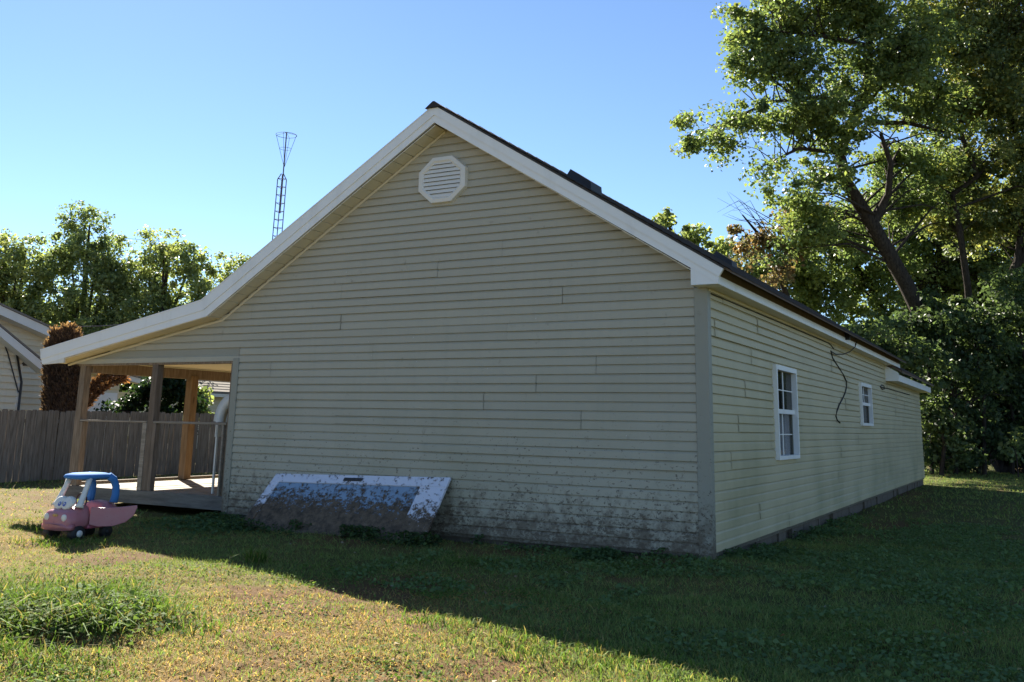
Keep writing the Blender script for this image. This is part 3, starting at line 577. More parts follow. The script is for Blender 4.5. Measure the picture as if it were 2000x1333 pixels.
# garage end with a white door and an eave
(e1, g1), (e2, g2) = npt(170, 722), npt(276, 747)
beam2('garage_eave', e1 - .5, g1 + .13, e2, g2 + .06, .17, NX + .03, NX + .4, NWHITE, nh); beam2('garage_roof', e1 - .6, g1 + .2, e2 + .1, g2 + .1, .05, NX - 4, NX + .45, GSH, nh)
(q1, r1), (q2, r2) = npt(176, 766), npt(224, 800)
gd = box('garage_door', NX + .022, NX + .06, q1 - .6, q2, .1, r1, WHITE, nh)
for j in range(9): box('door_panel', NX + .061, NX + .068, q1 - .57, q2 - .03, .13 + j * .23, .33 + j * .23, WHITE, gd)
tube('downspout', [(X2 + .06, c3 + .05, 0), (X2 + .06, c3 + .03, d3 + .2), (X2 + .1, c3 - .3, d2 + .5)], .035, DARKM, nh); tube('service_cable', [(X2 + .05, c3 - .02, d3 - .1), (X2 + .05, c3 - .5, d3 + 1.0), (X2 + .05, c3 - .75, d2 + .8)], .02, DARKM, nh)
# far building with grey roof
X3 = -33; gh_ = thing('outbuilding', (X3 - 3, 25, 0), 'cream building with grey shingle roof beyond the fence and shrub', 'house')
(u1, w1), (u2, w2) = npt(384, 768, X3), npt(384, 736, X3)
bw = box('wall', X3 - 6, X3 - .03, u1 - 1.2, u1 + 9, 0, w1, NSID, gh_); lap('siding_board', u1 - 1.2, u1 + 9, .1, w1, X3, bw)
hexa('roof', [(X3 + .5, u1 - 1.6, w1), (X3 + .5, u1 + 9.4, w1), (X3 - 3.5, u1 + 9.4, w1 + 1.7), (X3 - 3.5, u1 - 1.6, w1 + 1.7), (X3 + .5, u1 - 1.6, w1 + .08), (X3 + .5, u1 + 9.4, w1 + .08), (X3 - 3.5, u1 + 9.4, w1 + 1.78), (X3 - 3.5, u1 - 1.6, w1 + 1.78)], GSH, gh_)
for j in range(12):
    t = j / 12; xx = X3 + .5 - 4 * t; zz = w1 + .085 + 1.7 * t; mo('shingle_row', [(xx, u1 - 1.6, zz), (xx, u1 + 9.4, zz), (xx, u1 + 9.4, zz + .03), (xx, u1 - 1.6, zz + .03), (xx - .36, u1 + 9.4, zz + .158), (xx - .36, u1 - 1.6, zz + .158)], [(0, 1, 2, 3), (3, 2, 4, 5)], GSH, gh_)
box('fascia', X3 + .45, X3 + .52, u1 - 1.6, u1 + 9.4, w1 - .16, w1 - .003, NWHITE, gh_)
# small white shed beyond the trees on the right
q = P(2003, 852, 52); sh = thing('shed', (q[0] + 1, q[1] + 1, 0), 'small white shed half hidden by the leaves at lawn end', 'shed'); box('wall', q[0] - .1, q[0] + 2.4, q[1], q[1] + 2, 0, 2.0, NWHITE, sh); prism_xz('roof', [(q[0] - .4, 1.95), (q[0] + 2.7, 1.95), (q[0] + 1.15, 2.8)], q[1] - .2, q[1] + 2.2, GSH, sh)

# ------------------------------------------------------------------ antenna tower
tb = P(541, 465, 36); at_ = thing('antenna_tower', (tb[0], tb[1], 0), 'slim lattice antenna tower with wire cone rising behind the roof', 'antenna')
tx, ty = float(tb[0]), float(tb[1]); rt = .19; HT = 10.75; lean = lambda z: (.018 * (z - 8.2), -.0)
cs = [(rt * math.cos(R_(a)), rt * math.sin(R_(a))) for a in (15, 135, 255)]
def tw(c, z, s=1): return (tx + cs[c][0] * s + lean(z)[0], ty + cs[c][1] * s, z)
for c in range(3): tube('leg', [tw(c, 0), tw(c, HT - .25), tw(c, HT, .25)], .019, STEEL, at_)
for j in range(33):
    z = .3 + j * .32
    if z > HT - .2: break
    tube('cross_brace', [tw(0, z), tw(1, z), tw(2, z), tw(0, z)], .012, STEEL, at_, 4)
mt = (tx + .06, ty, 0); tube('mast', [(mt[0] + .0, ty, 9.2), (mt[0] + .05, ty, 12.4)], .024, STEEL, at_)
cz0, cz1 = 11.0, 12.4; cxx = mt[0] + .05
ringp = lambda r, z, n=16: [(cxx + r * math.cos(2 * math.pi * j / n), ty + r * math.sin(2 * math.pi * j / n), z) for j in range(n + 1)]
tube('hoop', ringp(.40, cz1 - .1), .009, STEEL, at_, 4); tube('hoop', ringp(.22, 11.75), .007, STEEL, at_, 4)
for j in range(4):
    a = R_(25 + 90 * j); tube('cone_rod', [(cxx, ty, cz0), (cxx + .4 * math.cos(a), ty + .4 * math.sin(a), cz1 - .1)], .008, STEEL, at_, 4); tube('spoke', [(cxx, ty, cz1), (cxx + .4 * math.cos(a), ty + .4 * math.sin(a), cz1 - .1)], .007, STEEL, at_, 4)
wp = [P(40, 641, 30), P(200, 637, 32), P(330, 627, 34), P(470, 612, 36)]
tube('utility_wire', [tuple(q) for q in [P(-500, 640, 26)] + wp + [P(700, 585, 40)]], .010, STEEL, None, 4, label='pale overhead wire crossing in front of the distant trees', cat='wire')

# ------------------------------------------------------------------ foliage
def leaves(C, n_each, spread, size, pal, up=.5, aspect=1.5, seed=1, flat=.7):
    """C (m,3) cluster centres; returns V, loops, col for folded diamond leaves"""
    r = np.random.default_rng(seed); m = len(C); N = m * n_each
    d = r.normal(size=(N, 3)); d /= np.linalg.norm(d, axis=1)[:, None]; rad = r.random(N) ** .45
    sp = np.repeat(spread * (0.4 + 1.25 * r.random(m)), n_each)
    pos = np.repeat(C, n_each, 0) + d * (rad * sp)[:, None] * np.array([1, 1, flat])
    pos[:, 2] -= (rad * sp) ** 2 * .12
    nr = r.normal(size=(N, 3)) * (1 - up) + d * .35 + np.array([0, 0, up]); nr /= np.linalg.norm(nr, axis=1)[:, None]
    t = np.cross(nr, r.normal(size=(N, 3))); t /= np.linalg.norm(t, axis=1)[:, None] + 1e-9; b = np.cross(nr, t)
    s = size * (.65 + .7 * r.random(N)); l = (s * aspect / 2)[:, None]; w = (s / 2)[:, None]
    V = np.stack([pos - t * l, pos + b * w + nr * w * .25 - t * l * .1, pos + t * l - nr * w * .3, pos - b * w + nr * w * .25 - t * l * .1], 1).reshape(-1, 3)
    ci = r.random(N); cl = np.repeat(r.random(m), n_each); f = np.clip(.55 * cl + .45 * ci, 0, 1); pal = np.array(pal); q = f * (len(pal) - 1); i = np.minimum(q.astype(int), len(pal) - 2); u = (q - i)[:, None]
    col = (pal[i] * (1 - u) + pal[i + 1] * u) * (.8 + .4 * r.random(N))[:, None]
    return V, np.arange(4 * N), np.repeat(col, 4, 0)
GREEN = [(.075, .115, .06), (.11, .16, .07), (.15, .205, .078), (.21, .255, .085)]
YG = [(.125, .175, .09), (.18, .23, .10), (.235, .28, .108), (.32, .33, .115)]
AUT = [(.13, .10, .06), (.12, .12, .06), (.17, .105, .06), (.2, .14, .07)]
def masses(ms, dens, seed, shell=.25):
    """ms: (x px, y px, depth, rx px, ry px) crown masses -> cluster centres in the world"""
    r = np.random.default_rng(seed); C = []
    for (x, y, d, rx, ry) in ms:
        c = P(x, y, d); s = d / 1850 * 1.12; rx_, ry_ = rx * s, ry * s; n = max(3, int(dens * rx_ * ry_))
        u = r.normal(size=(n, 3)); u /= np.linalg.norm(u, axis=1)[:, None]; k_ = (np.clip(r.random(n) ** .5 * (1 + .28 * r.normal(size=n)), .1, 1.5))[:, None]
        C.append(c + u * k_ * (rx_ * AX[None] * 0 + np.array([rx_, rx_, ry_])))
    return np.concatenate(C)
def limbs_to(C, limb_pts, seed, r0=.035):
    """thin boughs from the nearest limb point to each cluster"""
    rr = random.Random(seed); L = []; A = np.array([q for q, _ in limb_pts])
    for c in C:
        d = np.linalg.norm((A - c) * np.array([1, 1, 1.3]), axis=1) * np.array([rr.uniform(.7, 1.5) for _ in A]) + np.where(A[:, 2] > c[2] - .3, 1.5, 0); i = int(np.argmin(d)); a = A[i]; ln = np.linalg.norm(c - a)
        mid = a * .5 + c * .5 + np.array([rr.uniform(-.12, .12), rr.uniform(-.12, .12), .10]) * ln
        w = min(limb_pts[i][1] * .5, r0 * (.5 + ln * .25)); L.append(([tuple(a), tuple(mid), tuple(c)], [w, w * .6, .008]))
    return L
def tree(name, base, label, limbs, ms, dens, n_each, spread, size, pal, seed, group=None, up=.45, cat='tree', boughs=.3, aspect=1.4, lm=LEAF, flat=.7):
    t = thing(name, tuple(base), label, cat, group); L = []; pts = []
    for pl, rd in limbs:
        pl = [np.array(q, float) for q in pl]; L.append(([tuple(q) for q in pl], rd))
        for i in range(len(pl) - 1):
            for u in (0, .15, .3, .45, .6, .75, .9): pts.append((pl[i] * (1 - u) + pl[i + 1] * u, rd[i] * (1 - u) + rd[i + 1] * u))
        pts.append((pl[-1], rd[-1]))
    C = masses(ms, dens, seed) if isinstance(ms, list) else ms
    C = C[C[:, 2] > .25]
    sub = C[np.random.default_rng(seed).random(len(C)) < boughs]
    L += limbs_to(sub, pts, seed); V, F = tubes(L, 7); mo('trunk', V, F, BARK, t, True)
    V, lo, co = leaves(C, n_each, spread, size, pal, up, aspect, seed + 1, flat); npmesh('crown', V, lo, 4, lm, co, t)
    return t
def pp(*a): return [P(*q) for q in a]
# big maple beyond the house end
tree('maple_tree', (0.1, 33.9, 0), 'tall maple with thick leaning limb rising over the far end of house',
     [([(0.1, 33.9, -.2), (0.05, 33.6, 2), (0.0, 33.3, 4.1), *pp((1805, 625, 39.5), (1770, 555, 39.5), (1705, 440, 39), (1655, 360, 39))], [.55, .48, .46, .36, .33, .30, .26]),
      (pp((1655, 360, 39), (1640, 300, 39), (1665, 240, 39), (1690, 180, 39), (1700, 90, 39), (1690, -40, 39)), [.25, .22, .20, .17, .12, .08]),
      (pp((1705, 440, 39), (1735, 380, 38.5), (1740, 320, 38), (1720, 260, 38)), [.2, .14, .11, .07]),
      (pp((1690, 210, 39), (1600, 190, 38.5), (1500, 200, 38), (1400, 250, 37.5)), [.12, .09, .06, .03]),
      (pp((1640, 300, 39), (1560, 290, 38.5), (1480, 330, 38)), [.1, .07, .03]),
      (pp((1700, 90, 39), (1600, 70, 38.5), (1500, 60, 38)), [.1, .07, .03]),
      (pp((1690, 240, 39), (1770, 240, 39), (1850, 260, 39.5)), [.12, .09, .05])],
     [(1560, 40, 39, 110, 70), (1500, 95, 38.5, 62, 50), (1455, 70, 38.5, 30, 30), (1545, 135, 38, 75, 45), (1440, 240, 38, 60, 24), (1380, 265, 38, 48, 20), (1350, 285, 37.7, 26, 12), (1410, 290, 38, 40, 12), (1340, 235, 37.8, 14, 8), (1440, 20, 38.5, 30, 14), (1432, 120, 38.2, 26, 12), (1470, 145, 38.2, 40, 12), (1560, 225, 38, 95, 45), (1490, 335, 38, 38, 18), (1680, 30, 39, 110, 70), (1700, 150, 38.5, 105, 55), (1620, 250, 38.5, 80, 45),
      (1600, 345, 38.5, 55, 30), (1560, 385, 38, 45, 25), (1780, 90, 38, 90, 80), (1640, -60, 39, 150, 70), (1560, -80, 39, 90, 60), (1800, 200, 39, 80, 60), (1750, 320, 40.5, 60, 40), (1590, 420, 39.5, 60, 40), (1800, 330, 42, 70, 50), (1760, 400, 41.5, 80, 45), (1660, 460, 40.5, 45, 30), (1570, 470, 40, 55, 35)],
     21.0, 85, .55, .118, GREEN + [(.12, .13, .025)], 101)
tree('maple_tree', (3.2, 36, 0), 'broad maple with yellowing upper leaves and dark crooked limbs by lawn end',
     [([(2.0, 35.0, -.2), *pp((1880, 800, 42), (1900, 700, 42), (1945, 600, 42), (1985, 520, 42), (2050, 400, 42), (2080, 250, 42))], [.36, .30, .27, .24, .2, .16, .1]),
      (pp((1900, 700, 42), (1890, 560, 41.5), (1870, 420, 41), (1860, 380, 41), (1910, 345, 41), (1880, 270, 41), (1870, 190, 41), (1830, 100, 41)), [.17, .15, .13, .13, .12, .1, .08, .04]),
      (pp((1985, 520, 42), (2010, 330, 41.5), (1960, 200, 41), (1930, 60, 41)), [.15, .12, .09, .05])],
     [(1830, 40, 41, 80, 70), (1900, 110, 40.5, 90, 65), (1980, 60, 41, 90, 80), (1960, 190, 40.5, 90, 60), (1870, 210, 41.5, 80, 60), (1990, 300, 41, 80, 70), (1880, 330, 42.5, 70, 50), (1950, 420, 42.5, 90, 60), (1850, 430, 43, 60, 50), (2080, 150, 42, 120, 130), (2100, 380, 42, 120, 110), (1900, -60, 41, 160, 70)],
     22.0, 85, .58, .12, [(.075, .11, .06), (.115, .155, .07), (.18, .205, .075), (.38, .32, .08)], 131)
tree('maple_tree', (-3.9, 45, 0), 'leafy maple filling in low behind the leaning maple limb',
     [([(-3.9, 45, -.2), *pp((1760, 760, 53), (1740, 640, 53), (1700, 560, 53), (1640, 480, 53), (1600, 420, 53))], [.3, .26, .22, .18, .12, .06]), (pp((1740, 640, 53), (1820, 520, 53), (1850, 440, 53)), [.16, .12, .06]), (pp((1700, 560, 53), (1600, 560, 52), (1500, 560, 52)), [.14, .1, .04])],
     [(1560, 520, 52, 110, 45), (1620, 460, 52, 80, 40), (1700, 530, 53, 80, 60), (1600, 590, 52, 90, 45), (1720, 640, 52, 90, 50), (1820, 560, 54, 80, 70), (1800, 470, 54, 70, 50), (1900, 560, 54, 90, 70), (1680, 420, 54, 60, 40), (1980, 560, 54, 80, 90), (1500, 530, 51.5, 60, 35), (1760, 400, 54, 80, 50), (1900, 430, 54, 90, 60), (1850, 350, 54, 70, 50), (1980, 450, 54, 80, 70), (1940, 650, 54, 90, 50), (1850, 640, 54, 80, 50), (1990, 690, 54, 90, 50)],
     17.0, 85, .62, .15, YG[:1] + GREEN[1:] + YG[1:3], 151)
tree('maple_tree', (-6.5, 34, 0), 'thin tree with rusty autumn leaves and bare twigs beside the maples',
     [([(-6.5, 34, -.2), *pp((1560, 640, 42), (1530, 560, 42), (1500, 480, 41.5), (1450, 420, 41))], [.2, .16, .13, .09, .03])] + [(pp((1500 + rnd.randint(-10, 20), 440 + rnd.randint(-10, 30), 41), (1450 + rnd.randint(-15, 15), 405 + rnd.randint(-25, 25), 41), (1405 + rnd.randint(-10, 30), 400 + rnd.randint(-25, 30), 40.5)), [.02, .010, .004]) for _ in range(9)],
     [(1500, 470, 41.5, 65, 45), (1540, 420, 41.5, 45, 35), (1460, 490, 41.5, 55, 35), (1520, 530, 41, 60, 35)], 5.5, 75, .6, .15, AUT, 171, boughs=.8)
tree('maple_tree', (-5, 52, 0), 'pale green treetop showing just above the ridge slope',
     [([(-14.5, 42, -.2), (-14.5, 42, 6), *pp((1320, 470, 56), (1300, 430, 56))], [.3, .25, .15, .05])],
     [(1295, 430, 55, 26, 22), (1330, 455, 55, 40, 24), (1290, 480, 55, 50, 30), (1350, 480, 55, 30, 22), (1430, 480, 55, 40, 28), (1400, 520, 54, 60, 35)], 8, 60, .55, .2, YG, 191, boughs=.5)
# shrubs at the end of the lawn: tree shade put into a darker leaf palette
shr = [(1640, 660, 36, 90, 45), (1760, 690, 35.5, 85, 60), (1850, 700, 38, 90, 90), (1960, 720, 39, 90, 90), (1830, 810, 36.5, 55, 85), (1905, 850, 38.5, 70, 75), (1990, 810, 40, 80, 100), (2090, 780, 40, 90, 140), (1840, 890, 38.5, 45, 45), (1960, 900, 41, 60, 40), (1800, 630, 38, 70, 42), (1900, 640, 38.3, 90, 55), (1985, 600, 38.6, 70, 75), (1840, 905, 47, 60, 28), (1930, 905, 48, 90, 30)]
shl = ['dark ivy-like shrub mass over the main eave end', 'glossy dark shrub above the low addition roof', 'tall shaded shrub behind the low eave of the addition', 'tall leafy shrub under the yellowing maple', 'dark shrub hugging the far corner of the house', 'low shaded shrub spreading beside the corner shrub', 'dense shaded shrub in front of the white shed', 'broad shrub past the white shed', 'low ground shrub at the far house corner foot', 'low weedy bush by the shed wall', 'leafy spray crossing the foot of the leaning maple limb', 'leafy spray hanging below the crooked maple limbs', 'leafy spray in front of the right maple trunk', 'low dark hedge far behind the house corner', 'low dark hedge far behind the lawn end']
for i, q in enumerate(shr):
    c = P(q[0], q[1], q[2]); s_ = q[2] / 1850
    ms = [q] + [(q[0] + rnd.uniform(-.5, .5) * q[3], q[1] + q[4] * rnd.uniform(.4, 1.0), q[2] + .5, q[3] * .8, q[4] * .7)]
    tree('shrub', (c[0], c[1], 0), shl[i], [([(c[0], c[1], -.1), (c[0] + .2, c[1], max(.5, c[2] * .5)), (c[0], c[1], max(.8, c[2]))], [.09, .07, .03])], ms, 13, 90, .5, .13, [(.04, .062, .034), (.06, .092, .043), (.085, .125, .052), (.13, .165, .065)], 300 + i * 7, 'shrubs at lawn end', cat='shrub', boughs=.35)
q = P(1985, 885, 36); tree('shrub', (q[0], q[1], 0), 'small bush with sunlit yellow leaves at the lawn edge', [([(q[0], q[1], -.1), (q[0], q[1], .7), (q[0] - .2, q[1], 1.4)], [.03, .025, .01])], [(1985, 895, 36, 30, 30), (1975, 850, 36.5, 30, 30)], 9, 40, .4, .15, YG, 401, 'shrubs at lawn end', cat='shrub')
# trees on the left
LT = [('rounded tree with pale green crown left of the others', (-42.5, 19.5), [(30, 500, 48, 50, 50), (10, 570, 48, 70, 60), (80, 560, 48, 45, 55), (40, 650, 48, 90, 55), (-60, 560, 48, 80, 90), (110, 690, 47, 70, 60), (70, 610, 48, 60, 50), (105, 520, 49, 30, 30), (-40, 700, 48, 100, 70)], YG, (50, 470)),
      ('tallest of the trees behind the neighbour house, feathery top', (-39, 21.5), [(165, 440, 49, 40, 32), (195, 480, 48.5, 55, 40), (135, 500, 49, 45, 45), (215, 540, 48, 50, 45), (160, 590, 48, 70, 50), (230, 620, 48, 60, 60), (160, 700, 47, 80, 60), (250, 560, 48.5, 45, 40), (190, 650, 48, 60, 40)], YG[:3], (175, 420)),
      ('wide tree with yellow-green crown behind the porch roof', (-35.5, 23), [(320, 490, 48, 50, 35), (370, 520, 48, 50, 40), (290, 540, 48.5, 50, 40), (395, 570, 47.5, 35, 45), (330, 590, 48, 70, 45), (280, 640, 47.5, 70, 50), (370, 640, 48, 55, 45), (310, 710, 47, 90, 50)], YG, (330, 470)),
      ('small yellow treetop peeking above the porch roof slope', (-31, 26), [(470, 515, 50, 28, 18), (445, 545, 50, 28, 20), (490, 560, 50, 40, 30), (430, 600, 50, 40, 30), (440, 660, 49, 60, 40)], YG[1:], (470, 510))]
for i, (lb, bs, ms, pal, tip) in enumerate(LT):
    e = P(tip[0], tip[1] + 20, 48); b0 = np.array([bs[0], bs[1], -.2]); mid = b0 * .4 + e * .6; mid[2] = 4.5
    limbs = [([b0, (b0 + mid) / 2 + np.array([.3, 0, 0]), mid, (mid + e) / 2 + np.array([-.3, .2, 0]), e], [.3, .26, .2, .12, .04])] + [([mid, (mid + P(*m[:3])) / 2 + np.array([0, 0, .4]), P(*m[:3])], [.12, .08, .03]) for m in ms]
    tree('deciduous_tree', (bs[0], bs[1], 0), lb, limbs, ms, 19, 70, .55, .122, pal, 500 + i * 13, 'trees behind the neighbour house', boughs=.35)
# dead brown arborvitae behind the fence
def dead(name, label, cols, seed, base, tip=(.26, .155, .09), body=(.12, .075, .052)):
    t = thing(name, base, label, 'shrub'); L = []; VV = []; CC = []; r = np.random.default_rng(seed)
    for pts, rad in cols:
        pts = [np.array(q) for q in pts]; L.append(([tuple(q) for q in pts], [.05] + [.03] * (len(pts) - 1))); nseg = len(pts) - 1; N = int(5200 * sum(np.linalg.norm(pts[i + 1] - pts[i]) for i in range(nseg)) * rad * 1.0)
        s = r.random(N) * nseg; i = np.minimum(s.astype(int), nseg - 1); u = (s - i)[:, None]; A = np.array(pts); c = A[i] * (1 - u) + A[i + 1] * u; tdir = A[i + 1] - A[i]; tdir /= np.linalg.norm(tdir, axis=1)[:, None]
        d = r.normal(size=(N, 3)); d -= tdir * (d * tdir).sum(1)[:, None]; d /= np.linalg.norm(d, axis=1)[:, None]; f = s / nseg; rr = rad * (.35 + .65 * r.random(N)) * np.clip(1.15 - .6 * np.maximum(0, f - .8) * 5 * .6, .2, 2)
        p0 = c + d * rr[:, None]; g = tdir * .75 + d * .45 + r.normal(size=(N, 3)) * .22; g /= np.linalg.norm(g, axis=1)[:, None]; w = np.cross(g, r.normal(size=(N, 3))); w /= np.linalg.norm(w, axis=1)[:, None]
        l = (.08 + .10 * r.random(N))[:, None]; VV.append(np.stack([p0 - w * .012, p0 + w * .012, p0 + g * l + w * .018, p0 + g * l * 1.2 - w * .01], 1).reshape(-1, 3))
        cc = np.where(((f + .25 * r.random(N)) > 1.06)[:, None], np.array([tip]), np.array([body])) * (.5 + r.random(N))[:, None]; CC.append(np.repeat(cc, 4, 0))
    V, F = tubes(L, 6); mo('trunk', V, F, BARK, t, True); V = np.concatenate(VV); npmesh('foliage', V, np.arange(len(V)), 4, DRY, np.concatenate(CC), t)
D = 25.5
def col_(x, ytop, dx=0): a = P(x, 860, D); a[2] = 0; b = P(x + dx, ytop, D); return [a, a * .6 + b * .4, a * .25 + b * .75, b]
dead('dead_arborvitae', 'brown dead columnar evergreen standing upright behind the fence', [(col_(97, 672, 0), .10), (col_(106, 646, 3), .13), (col_(117, 655, 2), .12), (col_(128, 640, 5), .14), (col_(138, 650, 8), .13), (col_(147, 676, 9), .09)], 61, tuple(col_(118, 800)[0]))
a = P(168, 830, D); a[2] = 0
dead('dead_arborvitae', 'rusty dead evergreen bent over in an arch toward the porch', [([a, P(160, 790, D), P(172, 760, D), P(205, 733, D), P(258, 722, D)], .075), ([a, P(168, 795, D), P(188, 768, D), P(220, 745, D), P(245, 738, D)], .05), ([a, P(152, 790, D), P(152, 745, D)], .09)], 67, tuple(a), (.42, .19, .085), (.17, .085, .045))
q = P(310, 800, 29.5)
tree('shrub', (q[0], q[1], 0), 'dark green bush behind the fence seen through the porch', [([(q[0], q[1], -.1), (q[0], q[1], 1.2), P(300, 745, 29.5)], [.08, .06, .03])], [(300, 760, 29.5, 50, 32), (270, 785, 29.5, 35, 26), (330, 735, 29.5, 42, 26), (350, 775, 29.5, 45, 30), (300, 820, 29.5, 70, 40)], 26, 130, .3, .10, [(.014, .03, .012), (.02, .042, .014), (.03, .055, .016)], 71, cat='shrub')
q = P(385, 790, 31)
tree('shrub', (q[0], q[1], 0), 'lighter bush with sunlit leaf tips next to grey roof', [([(q[0], q[1], -.1), (q[0], q[1], 1.2), P(385, 765, 31)], [.06, .05, .02])], [(385, 760, 31, 22, 26), (395, 785, 31, 28, 22), (380, 820, 31, 40, 30)], 20, 90, .3, .11, YG, 73, cat='shrub')
# far wood behind everything
C = []
r = np.random.default_rng(5)
for a in np.linspace(R_(-85), R_(35), 300):
    d = 78 + r.random() * 18; n = 6
    hx_ = 5.5 + 3 * fbm(np.array([a * 40]), np.array([0.]), 3, 2)[0]
    for _ in range(n): C.append((CAM[0] + math.sin(a) * d + r.normal() * 2, CAM[1] + math.cos(a) * d + r.normal() * 2, .6 + r.random() * hx_))
V, lo, co = leaves(np.array(C), 40, 1.5, .55, [(.03, .05, .018), (.05, .075, .022), (.075, .095, .03)], .4, 1.3, 9, .8); npmesh('distant_trees', V, lo, 4, LEAF, co, kind='stuff', label='far band of low woods along the horizon', cat='woods')

# ------------------------------------------------------------------ lawn
def blades(x, y, hgt, wid, lean, col, seg=2, seed=1):
    r = np.random.default_rng(seed); N = len(x); z = gh(x, y) - .004; a = r.random(N) * 6.283; d = np.stack([np.cos(a), np.sin(a), np.zeros(N)], 1); a2 = r.random(N) * 6.283; s = np.stack([np.cos(a2), np.sin(a2), np.zeros(N)], 1) * (wid / 2)[:, None]
    p0 = np.stack([x, y, z], 1); l = lean * (.4 + 1.2 * r.random(N)); up = np.array([0, 0, 1.])
    m = p0 + up * (hgt * .6)[:, None] + d * (hgt * l * .35)[:, None]; t = p0 + up * (hgt * np.clip(1.05 - .35 * l, .25, 1))[:, None] + d * (hgt * l)[:, None]
    if seg == 2:
        V = np.stack([p0 - s, p0 + s, m + s * .8, m - s * .8, t], 1).reshape(-1, 3); b = np.arange(N)[:, None] * 5
        lo = (b + np.array([0, 1, 2, 3, 3, 2, 4])).reshape(-1); per = np.tile(np.array([4, 3]), N); return V, lo, per, np.repeat(col, 5, 0)
    V = np.stack([p0 - s, p0 + s, t], 1).reshape(-1, 3); return V, np.arange(3 * N), np.full(N, 3), np.repeat(col, 3, 0)
def in_house(x, y): return ((x > -7.42) & (x < .02) & (y > .05) & (y < 22.3)) | ((x > -11.1) & (x < -7.4) & (y > .05) & (y < 8.2))
def scatter(n, d0, d1, a0, a1, seed):
    r = np.random.default_rng(seed); a = R_(a0) + r.random(n) * R_(a1 - a0); d = np.sqrt(d0 ** 2 + r.random(n) * (d1 ** 2 - d0 ** 2)); x = CAM[0] + np.sin(a) * d; y = CAM[1] + np.cos(a) * d
    k_ = ~in_house(x, y) & (x > -16.95); keep = r.random(n) > bare(x, y) * .72; k_ &= keep; return x[k_], y[k_], r
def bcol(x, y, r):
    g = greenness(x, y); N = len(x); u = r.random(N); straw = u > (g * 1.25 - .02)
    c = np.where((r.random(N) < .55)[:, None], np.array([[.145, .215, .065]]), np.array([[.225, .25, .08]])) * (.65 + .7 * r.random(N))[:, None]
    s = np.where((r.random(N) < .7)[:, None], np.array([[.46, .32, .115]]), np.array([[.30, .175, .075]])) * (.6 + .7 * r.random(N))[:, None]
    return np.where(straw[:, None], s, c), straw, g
def lawn(name, n, d0, d1, a0, a1, hg, wd, seg, seed, label):
    x, y, r = scatter(n, d0, d1, a0, a1, seed); c, st, g = bcol(x, y, r); N = len(x); h = hg * (.55 + .8 * r.random(N)) * (.75 + .6 * g) * np.where(st, .8, 1.0); w = wd * (.6 + .8 * r.random(N)); ln = np.where(st, 1.5, .75)
    V, lo, per, co = blades(x, y, h, w, ln, c, seg, seed + 1); npmesh(name, V, lo, per, BLADE, co, kind='stuff', label=label, cat='grass')
lawn('grass', 190000, 3.0, 9.0, -80, 24, .042, .0055, 2, 21, 'short patchy lawn of green and straw blades in the foreground')
x, y, r = scatter(95000, 3.0, 10.5, -80, 24, 27); g = greenness(x, y); k_ = r.random(len(x)) > g * 1.15; x, y = x[k_], y[k_]; N = len(x)
V, lo, per, co = blades(x, y, .022 + .02 * r.random(N), .004 + .004 * r.random(N), 1.6 + 1.4 * r.random(N), np.where((r.random(N) < .6)[:, None], np.array([[.40, .27, .11]]), np.array([[.24, .14, .065]])) * (.5 + .8 * r.random(N))[:, None], 2, 28); npmesh('thatch', V, lo, per, BLADE, co, kind='stuff', label='dry straw thatch lying among the lawn grass', cat='grass')
lawn('grass', 170000, 9.0, 16.0, -78, 14, .048, .008, 1, 31, 'short lawn grass around the house walls and toy')
lawn('grass', 130000, 16.0, 46.0, -68, 14, .055, .022, 1, 41, 'short lawn grass farther off by the fence and lawn end')
# small broad leaves of clover and ground ivy
def ivy(name, n, fn, size, hz, pal, seed, label):
    r = np.random.default_rng(seed); x, y = fn(r, n); k_ = ~in_house(x, y); x, y = x[k_], y[k_]; z = gh(x, y) + hz * r.random(len(x)); C_ = np.stack([x, y, z], 1)
    V, lo, co = leaves(C_, 1, .02, size, pal, .75, 1.05, seed + 1, .4); npmesh(name, V, lo, 4, BLADE, co, kind='stuff', label=label, cat='weeds')
def clover(r, n):
    X_, Y_ = [], []
    for _ in range(60):
        a = R_(r.uniform(-70, 16)); d = r.uniform(4.6, 11); s = r.uniform(.12, .42); m = n // 60; X_.append(CAM[0] + math.sin(a) * d + r.normal(size=m) * s); Y_.append(CAM[1] + math.cos(a) * d + r.normal(size=m) * s * .8)
    return np.concatenate(X_), np.concatenate(Y_)
ivy('clover', 26000, clover, .020, .045, [(.06, .115, .022), (.10, .165, .035), (.15, .21, .045)], 81, 'patches of small round leaves among the foreground grass')
def wallbase(r, n):
    n = n * 3; x = np.where(r.random(n) < .72, -7.6 + r.random(n) * 7.6, -.05 + r.random(n) * .6); y = np.where(x < 0, -.05 - np.abs(r.normal(size=n)) * (.35 + .35 * (x < -5.5)), r.random(n) * 9); k_ = (fbm(x, y, .6, 71, 3) + .16 * (x < -5.9) - .10 * ((x > -5.9) & (x < -.3)) > .56); return x[k_], y[k_]
ivy('ground_ivy', 9000, wallbase, .042, .11, [(.06, .105, .045), (.085, .145, .055), (.12, .19, .075)], 87, 'leafy ground ivy crowding the foot of the house walls')
def doorfoot(r, n): x = -6.9 + r.random(n * 3) * 3.6; y = -.45 - np.abs(r.normal(size=n * 3)) * .28; k_ = fbm(x, y, .5, 33, 3) > .52; return x[k_][:n], y[k_][:n]
ivy('ground_ivy', 1700, doorfoot, .045, .14, [(.035, .065, .028), (.055, .095, .035), (.08, .13, .045)], 89, 'weeds growing over the foot of the muddy leaning door')
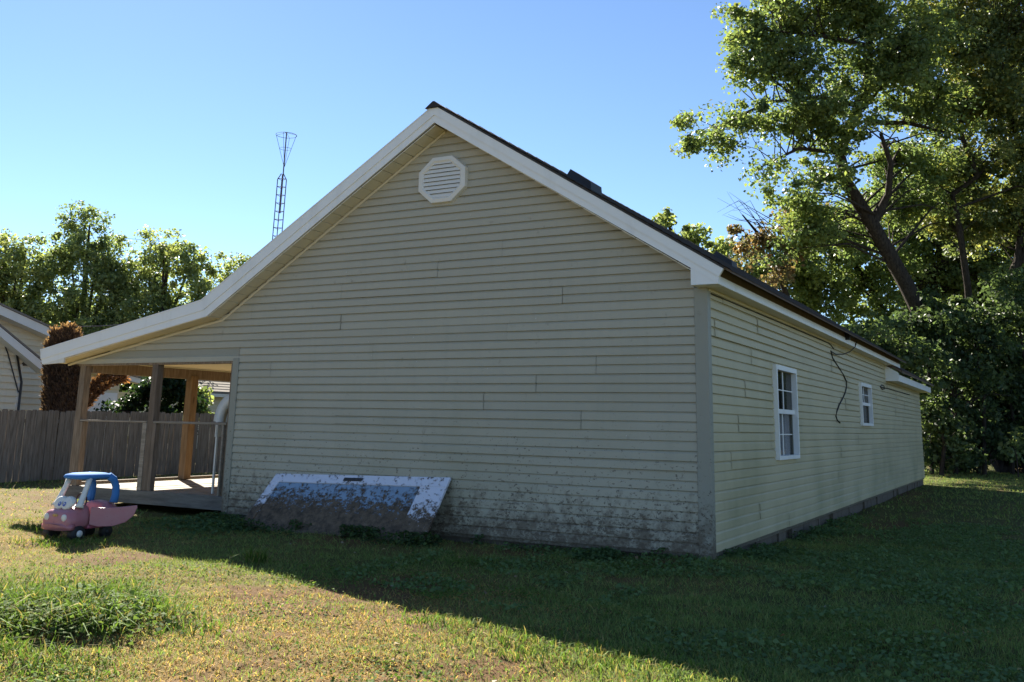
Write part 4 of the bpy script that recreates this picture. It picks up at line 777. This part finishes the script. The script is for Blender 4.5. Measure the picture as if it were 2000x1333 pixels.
def shadelawn(r, n):
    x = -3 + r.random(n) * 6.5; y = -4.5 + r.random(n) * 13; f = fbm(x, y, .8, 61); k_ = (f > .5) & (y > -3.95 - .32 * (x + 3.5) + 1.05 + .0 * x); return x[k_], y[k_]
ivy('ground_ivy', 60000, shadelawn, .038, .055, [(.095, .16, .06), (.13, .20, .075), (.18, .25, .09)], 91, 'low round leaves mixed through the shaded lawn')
# taller weedy grass clump at the front left
def clump(name, spots, label, seed):
    r = np.random.default_rng(seed); X_, Y_, H_ = [], [], []
    for (cx, cy, s, n, h) in spots: X_.append(cx + r.normal(size=n) * s); Y_.append(cy + r.normal(size=n) * s * .7); H_.append(h * (.5 + .7 * r.random(n)))
    x, y, h = map(np.concatenate, (X_, Y_, H_)); N = len(x); c = np.where((r.random(N) < .8)[:, None], np.array([[.09, .15, .028]]), np.array([[.26, .22, .08]])) * (.6 + .8 * r.random(N))[:, None]
    V, lo, per, co = blades(x, y, h, .005 + .009 * r.random(N), .3 + 1.3 * r.random(N), c, 2, seed + 1); npmesh(name, V, lo, per, BLADE, co, kind='stuff', label=label, cat='grass')
clump('tall_grass', [(-3.6, -5.4, .38, 900, .17), (-2.95, -5.6, .22, 800, .19), (-3.35, -6.0, .16, 500, .22), (-2.75, -6.05, .16, 500, .2), (-3.9, -5.9, .3, 600, .2), (-2.6, -6.75, .2, 400, .12), (-2.3, -5.7, .25, 350, .12), (-2.0, -6.8, .25, 400, .09), (-3.3, -5.2, .12, 260, .2), (-4.3, -5.3, .3, 500, .13), (-3.1, -6.4, .14, 300, .16), (-2.45, -6.05, .1, 200, .17)], 'tall weedy grass clump growing around a hollow in the lawn', 95)
clump('tall_grass', [(-4.0, -2.98, .07, 110, .20), (-.6, -4.45, .25, 400, .07), (.3, -4.75, .3, 600, .08), (1.1, -4.95, .3, 600, .08), (-6.9, -3.2, .3, 500, .09), (-8.3, -2.3, .25, 500, .12)], 'small scattered tufts of taller grass near the shadow edge', 97)
def clumpw(r, n):
    i = r.integers(0, 5, n); cx = np.array([-3.4, -2.9, -3.7, -2.5, -3.1])[i]; cy = np.array([-5.5, -5.8, -5.9, -6.0, -6.3])[i]; return cx + r.normal(size=n) * .25, cy + r.normal(size=n) * .18
ivy('clover', 2600, clumpw, .035, .14, [(.07, .12, .03), (.11, .17, .045), (.16, .22, .06)], 99, 'broad weed leaves mixed into the tall grass clump')
# a few pale bits of litter and fallen leaves
r = np.random.default_rng(77); n = 110; a = R_(-68) + r.random(n) * R_(84); d = 4.5 + r.random(n) * 9; x = CAM[0] + np.sin(a) * d; y = CAM[1] + np.cos(a) * d; k_ = ~in_house(x, y); x, y = x[k_], y[k_]
V, lo, co = leaves(np.stack([x, y, gh(x, y) + .045], 1), 1, .01, .034, [(.3, .22, .12), (.2, .1, .05), (.36, .33, .27), (.35, .25, .05)], .8, 1.3, 78, .2); npmesh('fallen_leaves', V, lo, 4, DRY, co, kind='stuff', label='scattered dry fallen leaves on the lawn', cat='leaves')
